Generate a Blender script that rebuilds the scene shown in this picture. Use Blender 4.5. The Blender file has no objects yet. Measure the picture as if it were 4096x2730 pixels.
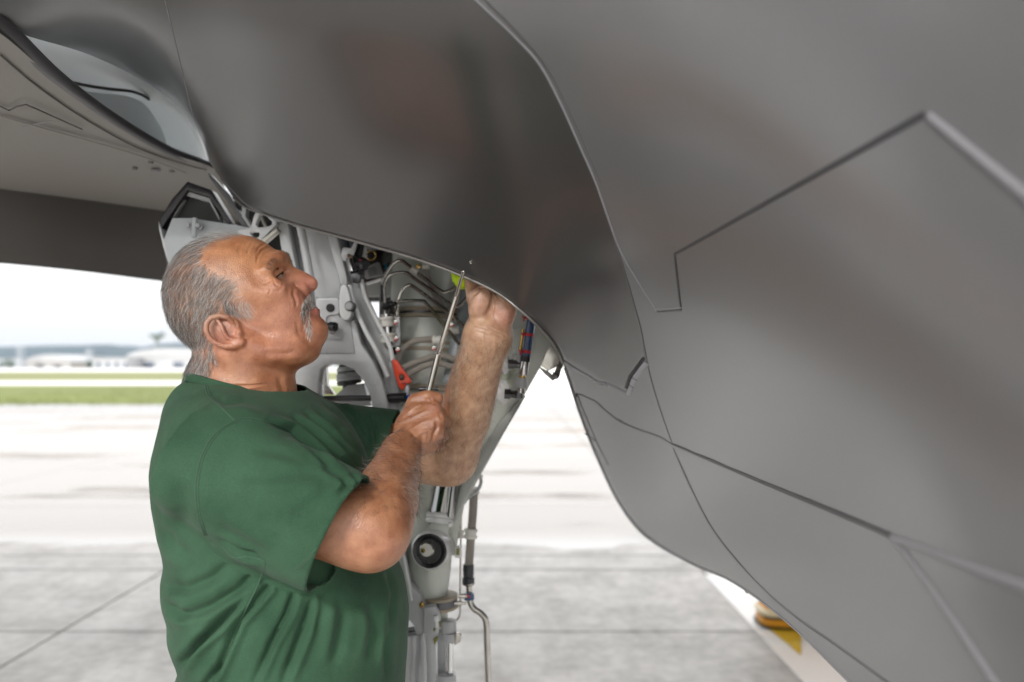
import bpy, bmesh, math, random
import numpy as np
from mathutils import Vector, Matrix

# ------------------------------------------------------------------ scene, camera, light
S = bpy.context.scene
COL = S.collection
random.seed(4); RNG = np.random.default_rng(4)
FPX, CX, HY, CZ = 796.4, 512.0, 366.0, 1.5        # 28 mm lens on a 36 mm sensor, eye 1.5 m above the concrete

cam_d = bpy.data.cameras.new('camera'); cam = bpy.data.objects.new('camera', cam_d); COL.objects.link(cam)
cam.location = (0, 0, CZ); cam.rotation_euler = (math.radians(90), 0, 0)
cam_d.lens = 28; cam_d.sensor_width = 36; cam_d.shift_y = 25.0/1024
cam_d.clip_start = 0.02; cam_d.clip_end = 12000
cam_d.dof.use_dof = True; cam_d.dof.focus_distance = 1.14; cam_d.dof.aperture_fstop = 2.8
S.camera = cam

SUN_EL, SUN_AZ = math.radians(34), math.radians(205)   # azimuth from +Y, clockwise: behind the camera, a little to its left
w = bpy.data.worlds.new('World'); S.world = w; w.use_nodes = True
nt = w.node_tree; nt.nodes.clear()
sky = nt.nodes.new('ShaderNodeTexSky'); sky.sky_type = 'NISHITA'; sky.sun_disc = False
sky.sun_elevation = SUN_EL; sky.sun_rotation = SUN_AZ; sky.air_density = 1.0; sky.dust_density = 6.0; sky.ozone_density = 1.0
hs = nt.nodes.new('ShaderNodeHueSaturation'); hs.inputs['Saturation'].default_value = 0.12
# overcast deck: a third as bright at the horizon as overhead
tcw = nt.nodes.new('ShaderNodeTexCoord'); sxz = nt.nodes.new('ShaderNodeSeparateXYZ'); nt.links.new(tcw.outputs['Generated'], sxz.inputs[0])
deck = nt.nodes.new('ShaderNodeMapRange'); deck.inputs[1].default_value = 0; deck.inputs[2].default_value = 1; deck.inputs[3].default_value = 2.6; deck.inputs[4].default_value = 10.5
nt.links.new(sxz.outputs['Z'], deck.inputs[0]); dcol = nt.nodes.new('ShaderNodeVectorMath'); dcol.operation = 'SCALE'; dcol.inputs[0].default_value = (1.0, 1.0, 1.0); nt.links.new(deck.outputs[0], dcol.inputs['Scale'])
mx = nt.nodes.new('ShaderNodeMix'); mx.data_type = 'RGBA'; mx.inputs[0].default_value = 0.92; nt.links.new(dcol.outputs[0], mx.inputs[7])
bg = nt.nodes.new('ShaderNodeBackground'); bg.inputs['Strength'].default_value = 0.15
wo = nt.nodes.new('ShaderNodeOutputWorld')
nt.links.new(sky.outputs[0], hs.inputs['Color']); nt.links.new(hs.outputs[0], mx.inputs[6])
nt.links.new(mx.outputs[2], bg.inputs['Color']); nt.links.new(bg.outputs[0], wo.inputs['Surface'])
sun_d = bpy.data.lights.new('sun', 'SUN'); sun_d.energy = 1.5; sun_d.angle = math.radians(14); sun_d.color = (1, .95, .88)
sun = bpy.data.objects.new('sun', sun_d); COL.objects.link(sun)
sd = Vector((math.sin(SUN_AZ)*math.cos(SUN_EL), math.cos(SUN_AZ)*math.cos(SUN_EL), math.sin(SUN_EL)))
sun.rotation_euler = sd.to_track_quat('Z', 'Y').to_euler(); sun.location = (0, -3, 6)

S.view_settings.view_transform = 'Standard'; S.view_settings.look = 'None'
S.view_settings.exposure = 1.3; S.view_settings.gamma = 1.0; S.view_settings.use_curve_mapping = False
S.render.engine = 'CYCLES'
S.cycles.use_denoising = True; S.cycles.denoising_prefilter = 'ACCURATE'
S.cycles.max_bounces = 8; S.cycles.diffuse_bounces = 4; S.cycles.glossy_bounces = 4
S.cycles.sample_clamp_indirect = 8

# ------------------------------------------------------------------ helpers
def P(px, py, d):
    return np.array([(px-CX)/FPX*d, d, CZ-(py-HY)/FPX*d])
def PV(px, py, d): return Vector(P(px, py, d))
def PA(l): return [P(*q) for q in l]

def link(o, parent=None):
    COL.objects.link(o)
    if parent is not None: o.parent = parent
    return o
def tag(o, label=None, cat=None, group=None, kind=None):
    if label: o['label'] = label
    if cat: o['category'] = cat
    if group: o['group'] = group
    if kind: o['kind'] = kind
    return o
def empty(name, loc=(0, 0, 0)):
    o = bpy.data.objects.new(name, None); link(o); o.empty_display_size = .1
    return o            # parents stay at the world origin so that children keep world coordinates

def meshobj(name, verts, faces, mat=None, parent=None, smooth=True, angle=None):
    me = bpy.data.meshes.new(name)
    me.from_pydata([tuple(map(float, v)) for v in verts], [], [tuple(map(int, f)) for f in faces])
    if mat: me.materials.append(mat)
    if smooth: me.polygons.foreach_set('use_smooth', [True]*len(me.polygons))
    me.update()
    if smooth and angle: 
        try: me.set_sharp_from_angle(angle=math.radians(angle))
        except Exception: pass
    return link(bpy.data.objects.new(name, me), parent)

def npmesh(name, V, Q, mat=None, parent=None):
    me = bpy.data.meshes.new(name)
    V = np.asarray(V, np.float32); Q = np.asarray(Q, np.int32); k = Q.shape[1]
    me.vertices.add(len(V)); me.vertices.foreach_set('co', V.ravel())
    me.loops.add(Q.size); me.loops.foreach_set('vertex_index', Q.ravel())
    me.polygons.add(len(Q)); me.polygons.foreach_set('loop_start', np.arange(0, Q.size, k, dtype=np.int32))
    me.polygons.foreach_set('use_smooth', np.ones(len(Q), bool))
    me.update(calc_edges=True); me.validate()
    if mat: me.materials.append(mat)
    return link(bpy.data.objects.new(name, me), parent)

class MB:
    """collects shapes of one part"""
    def __init__(s): s.v = []; s.f = []
    def add(s, v, f):
        o = len(s.v); s.v += [np.asarray(q, float) for q in v]; s.f += [tuple(i+o for i in g) for g in f]; return s
    def tube(s, pts, r, n=12, smooth=0, cap=True, ell=None):
        pts = [np.asarray(p, float) for p in pts]
        rr = list(r) if hasattr(r, '__len__') else [r]*len(pts)
        if smooth: pts, rr = crom(pts, smooth, rr)
        vs, fs = [], []; N = len(pts)
        t0 = pts[1]-pts[0]; t0 = t0/np.linalg.norm(t0)
        up = np.array([0, 0, 1.]) if abs(t0[2]) < .9 else np.array([1., 0, 0])
        a = np.cross(t0, up); a /= np.linalg.norm(a)
        for i in range(N):
            t = pts[min(i+1, N-1)]-pts[max(i-1, 0)]; t = t/(np.linalg.norm(t)+1e-12)
            a = a-t*np.dot(a, t); a /= np.linalg.norm(a); b = np.cross(t, a)
            for k in range(n):
                th = 2*math.pi*k/n
                vs.append(pts[i]+rr[i]*(a*math.cos(th)+b*math.sin(th)))
        for i in range(N-1):
            for k in range(n):
                fs.append((i*n+k, i*n+(k+1) % n, (i+1)*n+(k+1) % n, (i+1)*n+k))
        if cap: fs += [tuple(range(n))[::-1], tuple(range((N-1)*n, N*n))]
        return s.add(vs, fs)
    def rev(s, p0, p1, prof, n=28):
        """profile [(t along axis 0..1, radius)] turned about p0->p1"""
        p0 = np.asarray(p0, float); p1 = np.asarray(p1, float)
        return s.tube2(p0, p1, prof, n)
    def tube2(s, p0, p1, prof, n):
        t = p1-p0; L = np.linalg.norm(t); t = t/L
        up = np.array([0, 0, 1.]) if abs(t[2]) < .9 else np.array([1., 0, 0])
        a = np.cross(t, up); a /= np.linalg.norm(a); b = np.cross(t, a); vs = []; fs = []
        for (u, r) in prof:
            for k in range(n):
                th = 2*math.pi*k/n; vs.append(p0+t*L*u+max(r, 1e-5)*(a*math.cos(th)+b*math.sin(th)))
        for i in range(len(prof)-1):
            for k in range(n): fs.append((i*n+k, i*n+(k+1) % n, (i+1)*n+(k+1) % n, (i+1)*n+k))
        N = len(prof); fs += [tuple(range(n))[::-1], tuple(range((N-1)*n, N*n))]
        return s.add(vs, fs)
    def box(s, c, size, R=None):
        c = np.asarray(c, float); h = np.asarray(size, float)/2; R = np.eye(3) if R is None else np.asarray(R)
        vs = [c+R@(h*np.array(q)) for q in ((-1,-1,-1),(1,-1,-1),(1,1,-1),(-1,1,-1),(-1,-1,1),(1,-1,1),(1,1,1),(-1,1,1))]
        return s.add(vs, [(0,3,2,1),(4,5,6,7),(0,1,5,4),(1,2,6,5),(2,3,7,6),(3,0,4,7)])
    def prism(s, poly, dv):
        """poly: world points of one face, extruded by vector dv"""
        n = len(poly); dv = np.asarray(dv, float); A = [np.asarray(p, float) for p in poly]
        vs = A+[p+dv for p in A]
        return s.add(vs, [tuple(range(n))[::-1], tuple(range(n, 2*n))]+[(i, (i+1) % n, n+(i+1) % n, n+i) for i in range(n)])
    def build(s, name, mat, parent=None, bevel=0, smooth=True, angle=35, seg=2):
        o = meshobj(name, s.v, s.f, mat, parent, smooth)
        bm = bmesh.new(); bm.from_mesh(o.data); bmesh.ops.recalc_face_normals(bm, faces=bm.faces)
        if bevel:
            ed = [e for e in bm.edges if len(e.link_faces) == 2 and e.calc_face_angle(0) > math.radians(30)]
            try: bmesh.ops.bevel(bm, geom=ed, offset=bevel, segments=seg, profile=.5, affect='EDGES', clamp_overlap=True)
            except Exception: pass
        bm.to_mesh(o.data); bm.free()
        if smooth:
            o.data.polygons.foreach_set('use_smooth', [True]*len(o.data.polygons))
            o.data.set_sharp_from_angle(angle=math.radians(angle))
        return o

def crom(pts, k, rr=None):
    """Catmull-Rom refinement, k steps a span"""
    pts = [np.asarray(p, float) for p in pts]; n = len(pts); out = []; ro = []
    for i in range(n-1):
        p0, p1, p2, p3 = pts[max(i-1, 0)], pts[i], pts[i+1], pts[min(i+2, n-1)]
        for j in range(k):
            t = j/k
            out.append(.5*((2*p1)+(-p0+p2)*t+(2*p0-5*p1+4*p2-p3)*t*t+(-p0+3*p1-3*p2+p3)*t**3))
            if rr is not None: ro.append(rr[i]*(1-t)+rr[i+1]*t)
    out.append(pts[-1])
    if rr is not None: ro.append(rr[-1]); return out, ro
    return out

def plate(name, outlines, d, thick, mat, parent, bevel=.0015, round_=0):
    """flat plate with holes: outlines in (px,py) at distance d, thickness runs away from the camera"""
    cu = bpy.data.curves.new('tmp', 'CURVE'); cu.dimensions = '2D'; cu.fill_mode = 'BOTH'
    cu.extrude = max(thick/2-bevel, 1e-4); cu.bevel_depth = bevel; cu.bevel_resolution = 1; cu.offset = -bevel
    for ol in outlines:
        pts = [np.array([(q[0]-CX)/FPX*d, CZ-(q[1]-HY)/FPX*d]) for q in ol]
        if round_:
            o2 = []; n = len(pts)
            for i in range(n):
                a, b, c = pts[i-1], pts[i], pts[(i+1) % n]
                la, lc = np.linalg.norm(a-b), np.linalg.norm(c-b); r = min(round_, la*.45, lc*.45)
                p, q = b+(a-b)/la*r, b+(c-b)/lc*r
                for t in (0, .25, .5, .75, 1): o2.append((1-t)**2*p+2*t*(1-t)*b+t*t*q)
            pts = o2
        sp = cu.splines.new('POLY'); sp.points.add(len(pts)-1); sp.use_cyclic_u = True
        for i, p in enumerate(pts): sp.points[i].co = (p[0], p[1], 0, 1)
    co = bpy.data.objects.new('tmp', cu); COL.objects.link(co)
    me = bpy.data.meshes.new_from_object(co.evaluated_get(bpy.context.evaluated_depsgraph_get()))
    bpy.data.objects.remove(co); bpy.data.curves.remove(cu)
    V = np.empty(len(me.vertices)*3, np.float32); me.vertices.foreach_get('co', V); V = V.reshape(-1, 3)
    W = np.stack([V[:, 0], d+thick/2-V[:, 2], V[:, 1]], 1); me.vertices.foreach_set('co', W.ravel())
    me.materials.clear(); me.materials.append(mat); me.name = name; me.update()
    bm = bmesh.new(); bm.from_mesh(me); bmesh.ops.remove_doubles(bm, verts=bm.verts, dist=1e-6)
    bmesh.ops.recalc_face_normals(bm, faces=bm.faces); bm.to_mesh(me); bm.free()
    me.polygons.foreach_set('use_smooth', [True]*len(me.polygons)); me.set_sharp_from_angle(angle=math.radians(40))
    return link(bpy.data.objects.new(name, me), parent)

def text_mesh(name, body, size, origin, xdir, ydir, mat, parent, extrude=.0001):
    cu = bpy.data.curves.new('tmp', 'FONT'); cu.body = body; cu.size = size; cu.extrude = extrude; cu.align_x = 'LEFT'
    co = bpy.data.objects.new('tmp', cu); COL.objects.link(co)
    me = bpy.data.meshes.new_from_object(co.evaluated_get(bpy.context.evaluated_depsgraph_get()))
    bpy.data.objects.remove(co); bpy.data.curves.remove(cu)
    X = np.asarray(xdir, float); X /= np.linalg.norm(X); Y = np.asarray(ydir, float); Y -= X*np.dot(X, Y); Y /= np.linalg.norm(Y); Z = np.cross(X, Y)
    for v in me.vertices: v.co = Vector(np.asarray(origin)+X*v.co.x+Y*v.co.y+Z*v.co.z)
    me.materials.clear(); me.materials.append(mat); me.name = name
    return link(bpy.data.objects.new(name, me), parent)

MATS = {}
def mat(name, col, rough=.5, metal=0, var=.12, vscale=8, bump=0, bscale=60, bdist=.001, spec=.5, coat=0, sheen=0, rvar=.08, aniso=0, emit=None, stretch=None):
    if name in MATS: return MATS[name]
    m = bpy.data.materials.new(name); m.use_nodes = True; n = m.node_tree.nodes; L = m.node_tree.links
    b = n['Principled BSDF']; b.inputs['Metallic'].default_value = metal; b.inputs['Specular IOR Level'].default_value = spec
    b.inputs['Coat Weight'].default_value = coat; b.inputs['Coat Roughness'].default_value = .15
    b.inputs['Sheen Weight'].default_value = sheen
    tc = n.new('ShaderNodeTexCoord'); src = tc.outputs['Object']
    if stretch:
        mp = n.new('ShaderNodeMapping'); mp.inputs['Scale'].default_value = stretch; L.new(src, mp.inputs['Vector']); src = mp.outputs[0]
    nz = n.new('ShaderNodeTexNoise'); nz.inputs['Scale'].default_value = vscale; nz.inputs['Detail'].default_value = 6; L.new(src, nz.inputs['Vector'])
    rp = n.new('ShaderNodeValToRGB'); c = np.array(col[:3]); e = rp.color_ramp.elements
    e[0].position = .0; e[1].position = 1.0; var *= 2.2
    e[0].color = (*np.clip(c*(1-min(.95, var)), 0, 1), 1); e[1].color = (*np.clip(c*(1+var), 0, 1), 1)
    L.new(nz.outputs['Fac'], rp.inputs[0]); L.new(rp.outputs[0], b.inputs['Base Color'])
    mr = n.new('ShaderNodeMapRange'); mr.inputs[1].default_value = .1; mr.inputs[2].default_value = .9
    mr.inputs[3].default_value = max(0.02, rough-rvar); mr.inputs[4].default_value = min(1, rough+rvar)
    L.new(nz.outputs['Fac'], mr.inputs[0]); L.new(mr.outputs[0], b.inputs['Roughness'])
    if bump:
        n2 = n.new('ShaderNodeTexNoise'); n2.inputs['Scale'].default_value = bscale; n2.inputs['Detail'].default_value = 4; L.new(src, n2.inputs['Vector'])
        bp = n.new('ShaderNodeBump'); bp.inputs['Strength'].default_value = bump; bp.inputs['Distance'].default_value = bdist
        L.new(n2.outputs['Fac'], bp.inputs['Height']); L.new(bp.outputs[0], b.inputs['Normal'])
    MATS[name] = m; return m

# ------------------------------------------------------------------ ground and far airfield
def ground_mat():
    m = bpy.data.materials.new('apron_concrete'); m.use_nodes = True; n = m.node_tree.nodes; L = m.node_tree.links; b = n['Principled BSDF']
    ge = n.new('ShaderNodeNewGeometry'); sx = n.new('ShaderNodeSeparateXYZ'); L.new(ge.outputs['Position'], sx.inputs[0])
    def noise(scale, sc, detail=5, rough=.6):
        mp = n.new('ShaderNodeMapping'); mp.inputs['Scale'].default_value = sc; L.new(ge.outputs['Position'], mp.inputs['Vector'])
        q = n.new('ShaderNodeTexNoise'); q.inputs['Scale'].default_value = scale; q.inputs['Detail'].default_value = detail; q.inputs['Roughness'].default_value = rough
        L.new(mp.outputs[0], q.inputs['Vector']); return q.outputs['Fac']
    def math_(op, a, bb):
        q = n.new('ShaderNodeMath'); q.operation = op
        for i, v in ((0, a), (1, bb)):
            if isinstance(v, (int, float)): q.inputs[i].default_value = v
            else: L.new(v, q.inputs[i])
        return q.outputs[0]
    def rng(v, a, bb, c, d, smooth=True):
        q = n.new('ShaderNodeMapRange'); q.interpolation_type = 'SMOOTHSTEP' if smooth else 'LINEAR'
        for i, x in ((1, a), (2, bb), (3, c), (4, d)): q.inputs[i].default_value = x
        L.new(v, q.inputs[0]); return q.outputs[0]
    edge = math_('ADD', sx.outputs['Y'], math_('MULTIPLY', math_('SUBTRACT', noise(.7, (1, .6, 1)), .5), 1.4))
    wet = rng(edge, 6.55, 6.75, 0, 1)
    dryp = rng(noise(1.0, (.15, .42, 1), 4), .535, .60, 1, .0)
    wet = math_('MULTIPLY', wet, dryp)
    c1 = n.new('ShaderNodeValToRGB'); e = c1.color_ramp.elements; e[0].position = .32; e[1].position = .66
    e[0].color = (.20, .188, .175, 1); e[1].color = (.54, .525, .505, 1)
    L.new(math_('ADD', math_('MULTIPLY', noise(2.2, (1, 1, 1), 8, .65), .65), math_('MULTIPLY', noise(14, (1, 1, 1), 4), .35)), c1.inputs[0])
    fine = n.new('ShaderNodeMix'); fine.data_type = 'RGBA'; fine.blend_type = 'MULTIPLY'; fine.inputs[0].default_value = .5
    L.new(c1.outputs[0], fine.inputs[6]); c2 = n.new('ShaderNodeValToRGB'); c2.color_ramp.elements[0].position = .35; c2.color_ramp.elements[0].color = (.7, .68, .66, 1); c2.color_ramp.elements[1].position = .5
    L.new(noise(6, (1, .25, 1), 6), c2.inputs[0]); L.new(c2.outputs[0], fine.inputs[7])
    mxx = n.new('ShaderNodeMix'); mxx.data_type = 'RGBA'; L.new(wet, mxx.inputs[0]); L.new(fine.outputs[2], mxx.inputs[6]); mxx.inputs[7].default_value = (.62, .615, .61, 1)  # wet areas also get a paler base colour, standing in for reflected sky
    far_ = rng(sx.outputs['Y'], 6.2, 7.4, 1, .0)                # open slabs: browner concrete, its colour darkened to offset the stronger light
    open_dim = n.new('ShaderNodeMix'); open_dim.data_type = 'RGBA'; open_dim.blend_type = 'MULTIPLY'; L.new(far_, open_dim.inputs[0]); open_dim.inputs[0].default_value = 1
    inv = math_('SUBTRACT', 1.0, far_); L.new(inv, open_dim.inputs[0]); L.new(mxx.outputs[2], open_dim.inputs[6]); open_dim.inputs[7].default_value = (.46, .41, .365, 1)
    L.new(open_dim.outputs[2], b.inputs['Base Color'])
    L.new(rng(wet, 0, 1, .55, .04, False), b.inputs['Roughness'])
    b.inputs['Specular IOR Level'].default_value = 1.0
    bp = n.new('ShaderNodeBump'); bp.inputs['Distance'].default_value = .004
    L.new(rng(wet, 0, 1, .25, .0, False), bp.inputs['Strength']); L.new(noise(60, (1, 1, 1), 3), bp.inputs['Height']); L.new(bp.outputs[0], b.inputs['Normal'])
    return m
M_APRON = ground_mat()
# sun shelter over the parking spot: a flat metal roof on steel posts, its mouth 6.5 m ahead
M_ROOF = mat('shelter_roof', (.28, .28, .28), .6, 0, .06, 1)
sh = tag(empty('shelter'), 'flat grey metal shelter roof on steel posts above the parked jet', 'shelter')
MB().box((0, 1.3, 5.3), (34, 10.8, .25)).build('roof', M_ROOF, sh, smooth=False)
for x_ in (-16.5, 16.5):
    for y_ in (-3.6, 6.2): MB().box((x_, y_, 2.59), (.3, .3, 5.17)).build('post', M_ROOF, sh, smooth=False)

M_JOINT = mat('joint_sealant', (.10, .095, .09), .7)
def sheet(name, x0, x1, y0, y1, z, m):
    o = meshobj(name, [(x0, y0, z), (x1, y0, z), (x1, y1, z), (x0, y1, z)], [(0, 1, 2, 3)], m, smooth=False); return tag(o, kind='structure')
# ground to the horizon, with the joint sealant level just under the slabs
sheet('ground', -5000, 5000, -300, 4500, -.10, mat('far_field', (.20, .23, .10), .9))
apron = sheet('apron', -300, 300, -40, 31, -.012, M_JOINT)
XJ = [-18.35+3.95*i for i in range(10)]; YJ = [-7.5+4*i for i in range(10)]
YJ[-1] = 31
for i in range(len(XJ)-1):
    for j in range(len(YJ)-1):
        g = .016
        b = MB().box(((XJ[i]+XJ[i+1])/2, (YJ[j]+YJ[j+1])/2, -.0055), (XJ[i+1]-XJ[i]-g, YJ[j+1]-YJ[j]-g, .011))
        o = b.build('slab', M_APRON, apron, bevel=.003, seg=1)
for sgn in (-1, 1):
    x0, x1 = (-300, XJ[0]-.01) if sgn < 0 else (XJ[-1]+.01, 300)
    sheet('apron_edge', x0, x1, -40, 31, -.004, M_APRON)
# sliding door track across the floor at the shelter's mouth
M_TRK = mat('track_steel', (.30, .29, .28), .4, .3, .25, 3)
for y0, y1, c in ((5.86, 5.90, 0), (6.30, 6.33, 0)):
    o = MB().box((0, (y0+y1)/2, .001+.002*c), (36, y1-y0, .005)).build('floor_track', M_TRK if not c else mat('track_band', (.70, .69, .67), .25, 0, .15, 2), None, smooth=False)
    tag(o, kind='structure')
# glossy white lane beside the pedestal
o = MB().box((2.6, 2.2, .0035), (2.44, 7.0, .006)).build('floor_lane', mat('lane_white', (.78, .78, .77), .05, 0, .05, 1, rvar=.02), None, smooth=False); tag(o, kind='structure')
_q = [(766,628),(801,629),(801,657),(789,647)]; _w = [((x-CX)/FPX*1194/(y-HY), 1194/(y-HY), .0105) for x, y in _q]
tag(meshobj('pedestal_reflection', _w, [(0, 1, 2, 3)], mat('reflection_yellow', (.60, .40, .03), .12, 0, .1, 3), smooth=False), kind='structure')  # yellow patch painted on the lane for the pedestal's reflection
M_GRASS1 = mat('grass_near', (.088, .108, .014), .9, 0, .35, .25, stretch=(.25, 2, 1))
M_GRASS2 = mat('grass_far', (.12, .13, .04), .9, 0, .2, .1)
M_RUN = mat('runway_concrete', (.50, .48, .47), .35, 0, .12, .05)
sheet('grass_verge', -900, -1.2, 31, 63, -.004, M_GRASS1)
sheet('apron_far', -1.2, 300, 31, 205, -.006, M_RUN)
sheet('taxiway', -1200, -1.2, 63, 80, -.008, M_RUN)
sheet('grass_field', -1500, -1.2, 80, 217, -.010, M_GRASS2)
sheet('runway', -2500, 2500, 217, 560, -.012, M_RUN)
# a few grass blades so the verge has depth
gv = []; gf = []
for i in range(5000):
    x = random.uniform(-26, -1.4); y = 31+27*random.random()**1.6; h = random.uniform(.05, .16); a = random.uniform(0, 6.3); dx, dy = .012*math.cos(a), .012*math.sin(a)
    k = len(gv); gv += [(x-dx, y-dy, -.004), (x+dx, y+dy, -.004), (x+random.uniform(-.04, .04), y+random.uniform(-.04, .04), h)]; gf.append((k, k+1, k+2))
tag(meshobj('grass', gv, gf, M_GRASS1, smooth=False), 'short green grass growing along the apron edge', 'grass', kind='stuff')

# hills
def hills(name, d, prof, m, base_y=HY+1):
    xs = np.linspace(prof[0][0], prof[-1][0], 160); ys = np.interp(xs, [q[0] for q in prof], [q[1] for q in prof])
    ys = ys+np.convolve(RNG.normal(0, .9, 200), np.ones(7)/7, 'same')[:160]
    rows = []; n = len(xs)
    for k, (f, dd) in enumerate(((0, 0), (.35, .04), (.7, .09), (.92, .14), (1, .2), (.7, .35), (0, .6))):
        for x, y in zip(xs, ys):
            j = f*(1+(.05*math.sin(x*.7+k) if 0 < f < 1 else 0))
            X = (x-CX)/FPX*d; Z = max(0, CZ+(HY-y)/FPX*d*(1+dd))*j-.5*(f == 0)
            rows.append((X, d*(1+dd), Z))
    R = len(rows)//n
    fs = [(i*n+j, i*n+j+1, (i+1)*n+j+1, (i+1)*n+j) for i in range(R-1) for j in range(n-1)]
    return tag(meshobj(name, rows, fs, m), kind='structure')
M_HILL = mat('hill_forest_hazed', (.028, .042, .044), .95, 0, .3, .012)  # forest green turned bluer, so part of the haze is in the colour
hills('hills', 2600, [(-300, 349), (-100, 347), (0, 345), (32, 344), (42, 346.5), (55, 345.5), (70, 348), (92, 347), (100, 344.5), (115, 342.5), (135, 343.5), (155, 345), (200, 347), (400, 350), (700, 349), (1100, 352)], M_HILL)

M_BW = mat('hangar_white', (.34, .345, .35), .6, 0, .05, .1); M_BG = mat('hangar_grey', (.36, .38, .40), .6, 0, .08, .1)
M_BT = mat('hangar_tan', (.27, .255, .225), .6, 0, .08, .1); M_GLS = mat('far_glass', (.08, .10, .13), .2)
def B3(px0, px1, py_top, d, depth):
    return (px0-CX)/FPX*d, (px1-CX)/FPX*d, CZ+(HY-py_top)/FPX*d
def building(name, px0, px1, ytop, d, depth, m, label, arch=0, doors=0, group=None, roofm=None, cat='building'):
    x0, x1, zt = B3(px0, px1, ytop, d, depth); r = empty(name); tag(r, label, cat, group)
    zw = zt*(1-arch); MB().box(((x0+x1)/2, d+depth/2, zw/2), (x1-x0, depth, zw)).build('wall', m, r, smooth=False)
    if arch:
        v = []; N = 20
        for i in range(N+1):
            t = math.pi*i/N; v.append(((x0+x1)/2-(x1-x0)/2*math.cos(t)*1.01, d-.5, zw-.02+(zt-zw)*math.sin(t)))
        MB().prism(v, (0, depth+1, 0)).build('roof', roofm or m, r, angle=30)
    else:
        MB().box(((x0+x1)/2, d+depth/2, zt+.15), (x1-x0+.8, depth+.8, .3)).build('roof', roofm or m, r, smooth=False)
    for k in range(doors):
        wd = (x1-x0)/doors
        MB().box((x0+wd*(k+.5), d-.06, zw*.3), (wd*.7, .12, zw*.55)).build('door', M_GLS if k % 2 else M_BG, r, smooth=False)
    return r
building('hangar', 27, 71, 354.5, 480, 40, M_BT, 'low tan hangar with a shallow curved roof below the hills', .55, 5, roofm=M_BW)
building('hangar', 127, 215, 348, 520, 60, M_BW, 'big white hangar with a wide bright roof beneath the water tower', .45, 6, roofm=M_BW)
building('terminal_building', 92, 128, 358, 500, 20, M_BW, 'low pale flat-roofed building joined to the white hangar', 0, 8)
building('terminal_building', 71, 86, 356.5, 505, 18, M_BG, 'small grey flat-roofed building between the two hangars', 0, 4)
building('terminal_building', -30, 20, 359, 500, 18, M_BG, 'long low grey building at the edge of the view below the hills', 0, 9)
building('terminal_building', 215, 330, 358, 530, 18, M_BG, 'long low grey building beyond the white hangar', 0, 9)
building('hangar', 600, 720, 350, 540, 50, M_BT, 'tan hangar behind the fuselage far across the runway', .4, 6)
# water tower
wt = tag(empty('water_tower'), 'pale water tower with a round tank on a slender stem', 'water tower')
d = 620; c = P(157, 334, d); q = MB(); prof = [(i/16, 6.2*math.sin(math.pi*i/16)**.6) for i in range(17)]
q.rev(c-np.array([0, 0, 4.2]), c+np.array([0, 0, 4.2]), prof, 24).build('tank', mat('tank_paint', (.24, .265, .30), .5), wt)
MB().rev((c[0], c[1], 0), c-np.array([0, 0, 3.5]), [(0, 2.4), (.1, 1.3), (.85, 1.1), (1, 2.4)], 16).build('stem', MATS['tank_paint'], wt)
# lattice masts and the far tree
def mast(px, ytop, d, label):
    r = tag(empty('lattice_mast'), label, 'mast', 'lattice masts on the far side of the airfield'); x = (px-CX)/FPX*d; zt = CZ+(HY-ytop)/FPX*d; wd = 1.6
    b = MB()
    for sx in (-1, 1):
        for sy in (-1, 1): b.tube([(x+sx*wd, d+sy*wd, 0), (x+sx*wd*.7, d+sy*wd*.7, zt)], .16, 5)
    b.build('post', MATS['hangar_grey'], r)
    b = MB(); n = 9
    for k in range(n):
        z0, z1 = zt*k/n, zt*(k+1)/n
        for s in (-1, 1): b.tube([(x-s*wd, d-wd, z0), (x+s*wd, d-wd, z1)], .09, 4).tube([(x-wd, d-s*wd, z0), (x-wd, d+s*wd, z1)], .09, 4)
    b.build('bracing', MATS['hangar_grey'], r)
mast(21, 344.5, 470, 'grey lattice mast rising in front of the tan hangar'); mast(90, 349, 460, 'shorter grey lattice mast beside the dark green tree')
def tree(px, ytop, d, wpx, label, seed):
    rr = random.Random(seed); r = tag(empty('broadleaf_tree'), label, 'tree', 'trees on the far side of the airfield')
    x = (px-CX)/FPX*d; zt = CZ+(HY-ytop)/FPX*d; wd = wpx/FPX*d
    b = MB().tube([(x, d, 0), (x+.1, d, zt*.4), (x-.1, d, zt*.75)], [.32, .22, .08], 7)
    for k in range(5):
        a = k*1.3; b.tube([(x, d, zt*(.3+.08*k)), (x+math.cos(a)*wd*.4, d+math.sin(a)*wd*.4, zt*(.5+.08*k))], [.12, .03], 5)
    b.build('trunk', mat('bark', (.10, .075, .05), .9), r)
    v, f = [], []
    for i in range(1600):
        u = rr.random()**.4; a = rr.uniform(0, 6.283); h = rr.random(); R = wd/2*math.sin(math.pi*min(.97, h*.9+.08))**.7*(.8+.3*math.sin(3*a+5*h))
        p = np.array([x+R*u*math.cos(a), d+R*u*math.sin(a), zt*(.18+.82*h)]); s = rr.uniform(.12, .3)
        q1 = np.array([rr.gauss(0, 1) for _ in range(3)]); q1 /= np.linalg.norm(q1); q2 = np.cross(q1, [rr.gauss(0, 1) for _ in range(3)]); q2 /= np.linalg.norm(q2)
        k = len(v); v += [p-q1*s, p+q2*s*.6, p+q1*s, p-q2*s*.6]; f.append((k, k+1, k+2, k+3))
    meshobj('crown', v, f, mat('leaf_dark', (.035, .075, .035), .7, 0, .4, .6), r, smooth=False)
tree(89.5, 360.5, 440, 6.5, 'small dark green tree standing alone before the pale buildings', 1)
tree(8, 359.5, 470, 22, 'broad dark tree at the foot of the hills near the tan hangar', 2)

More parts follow.
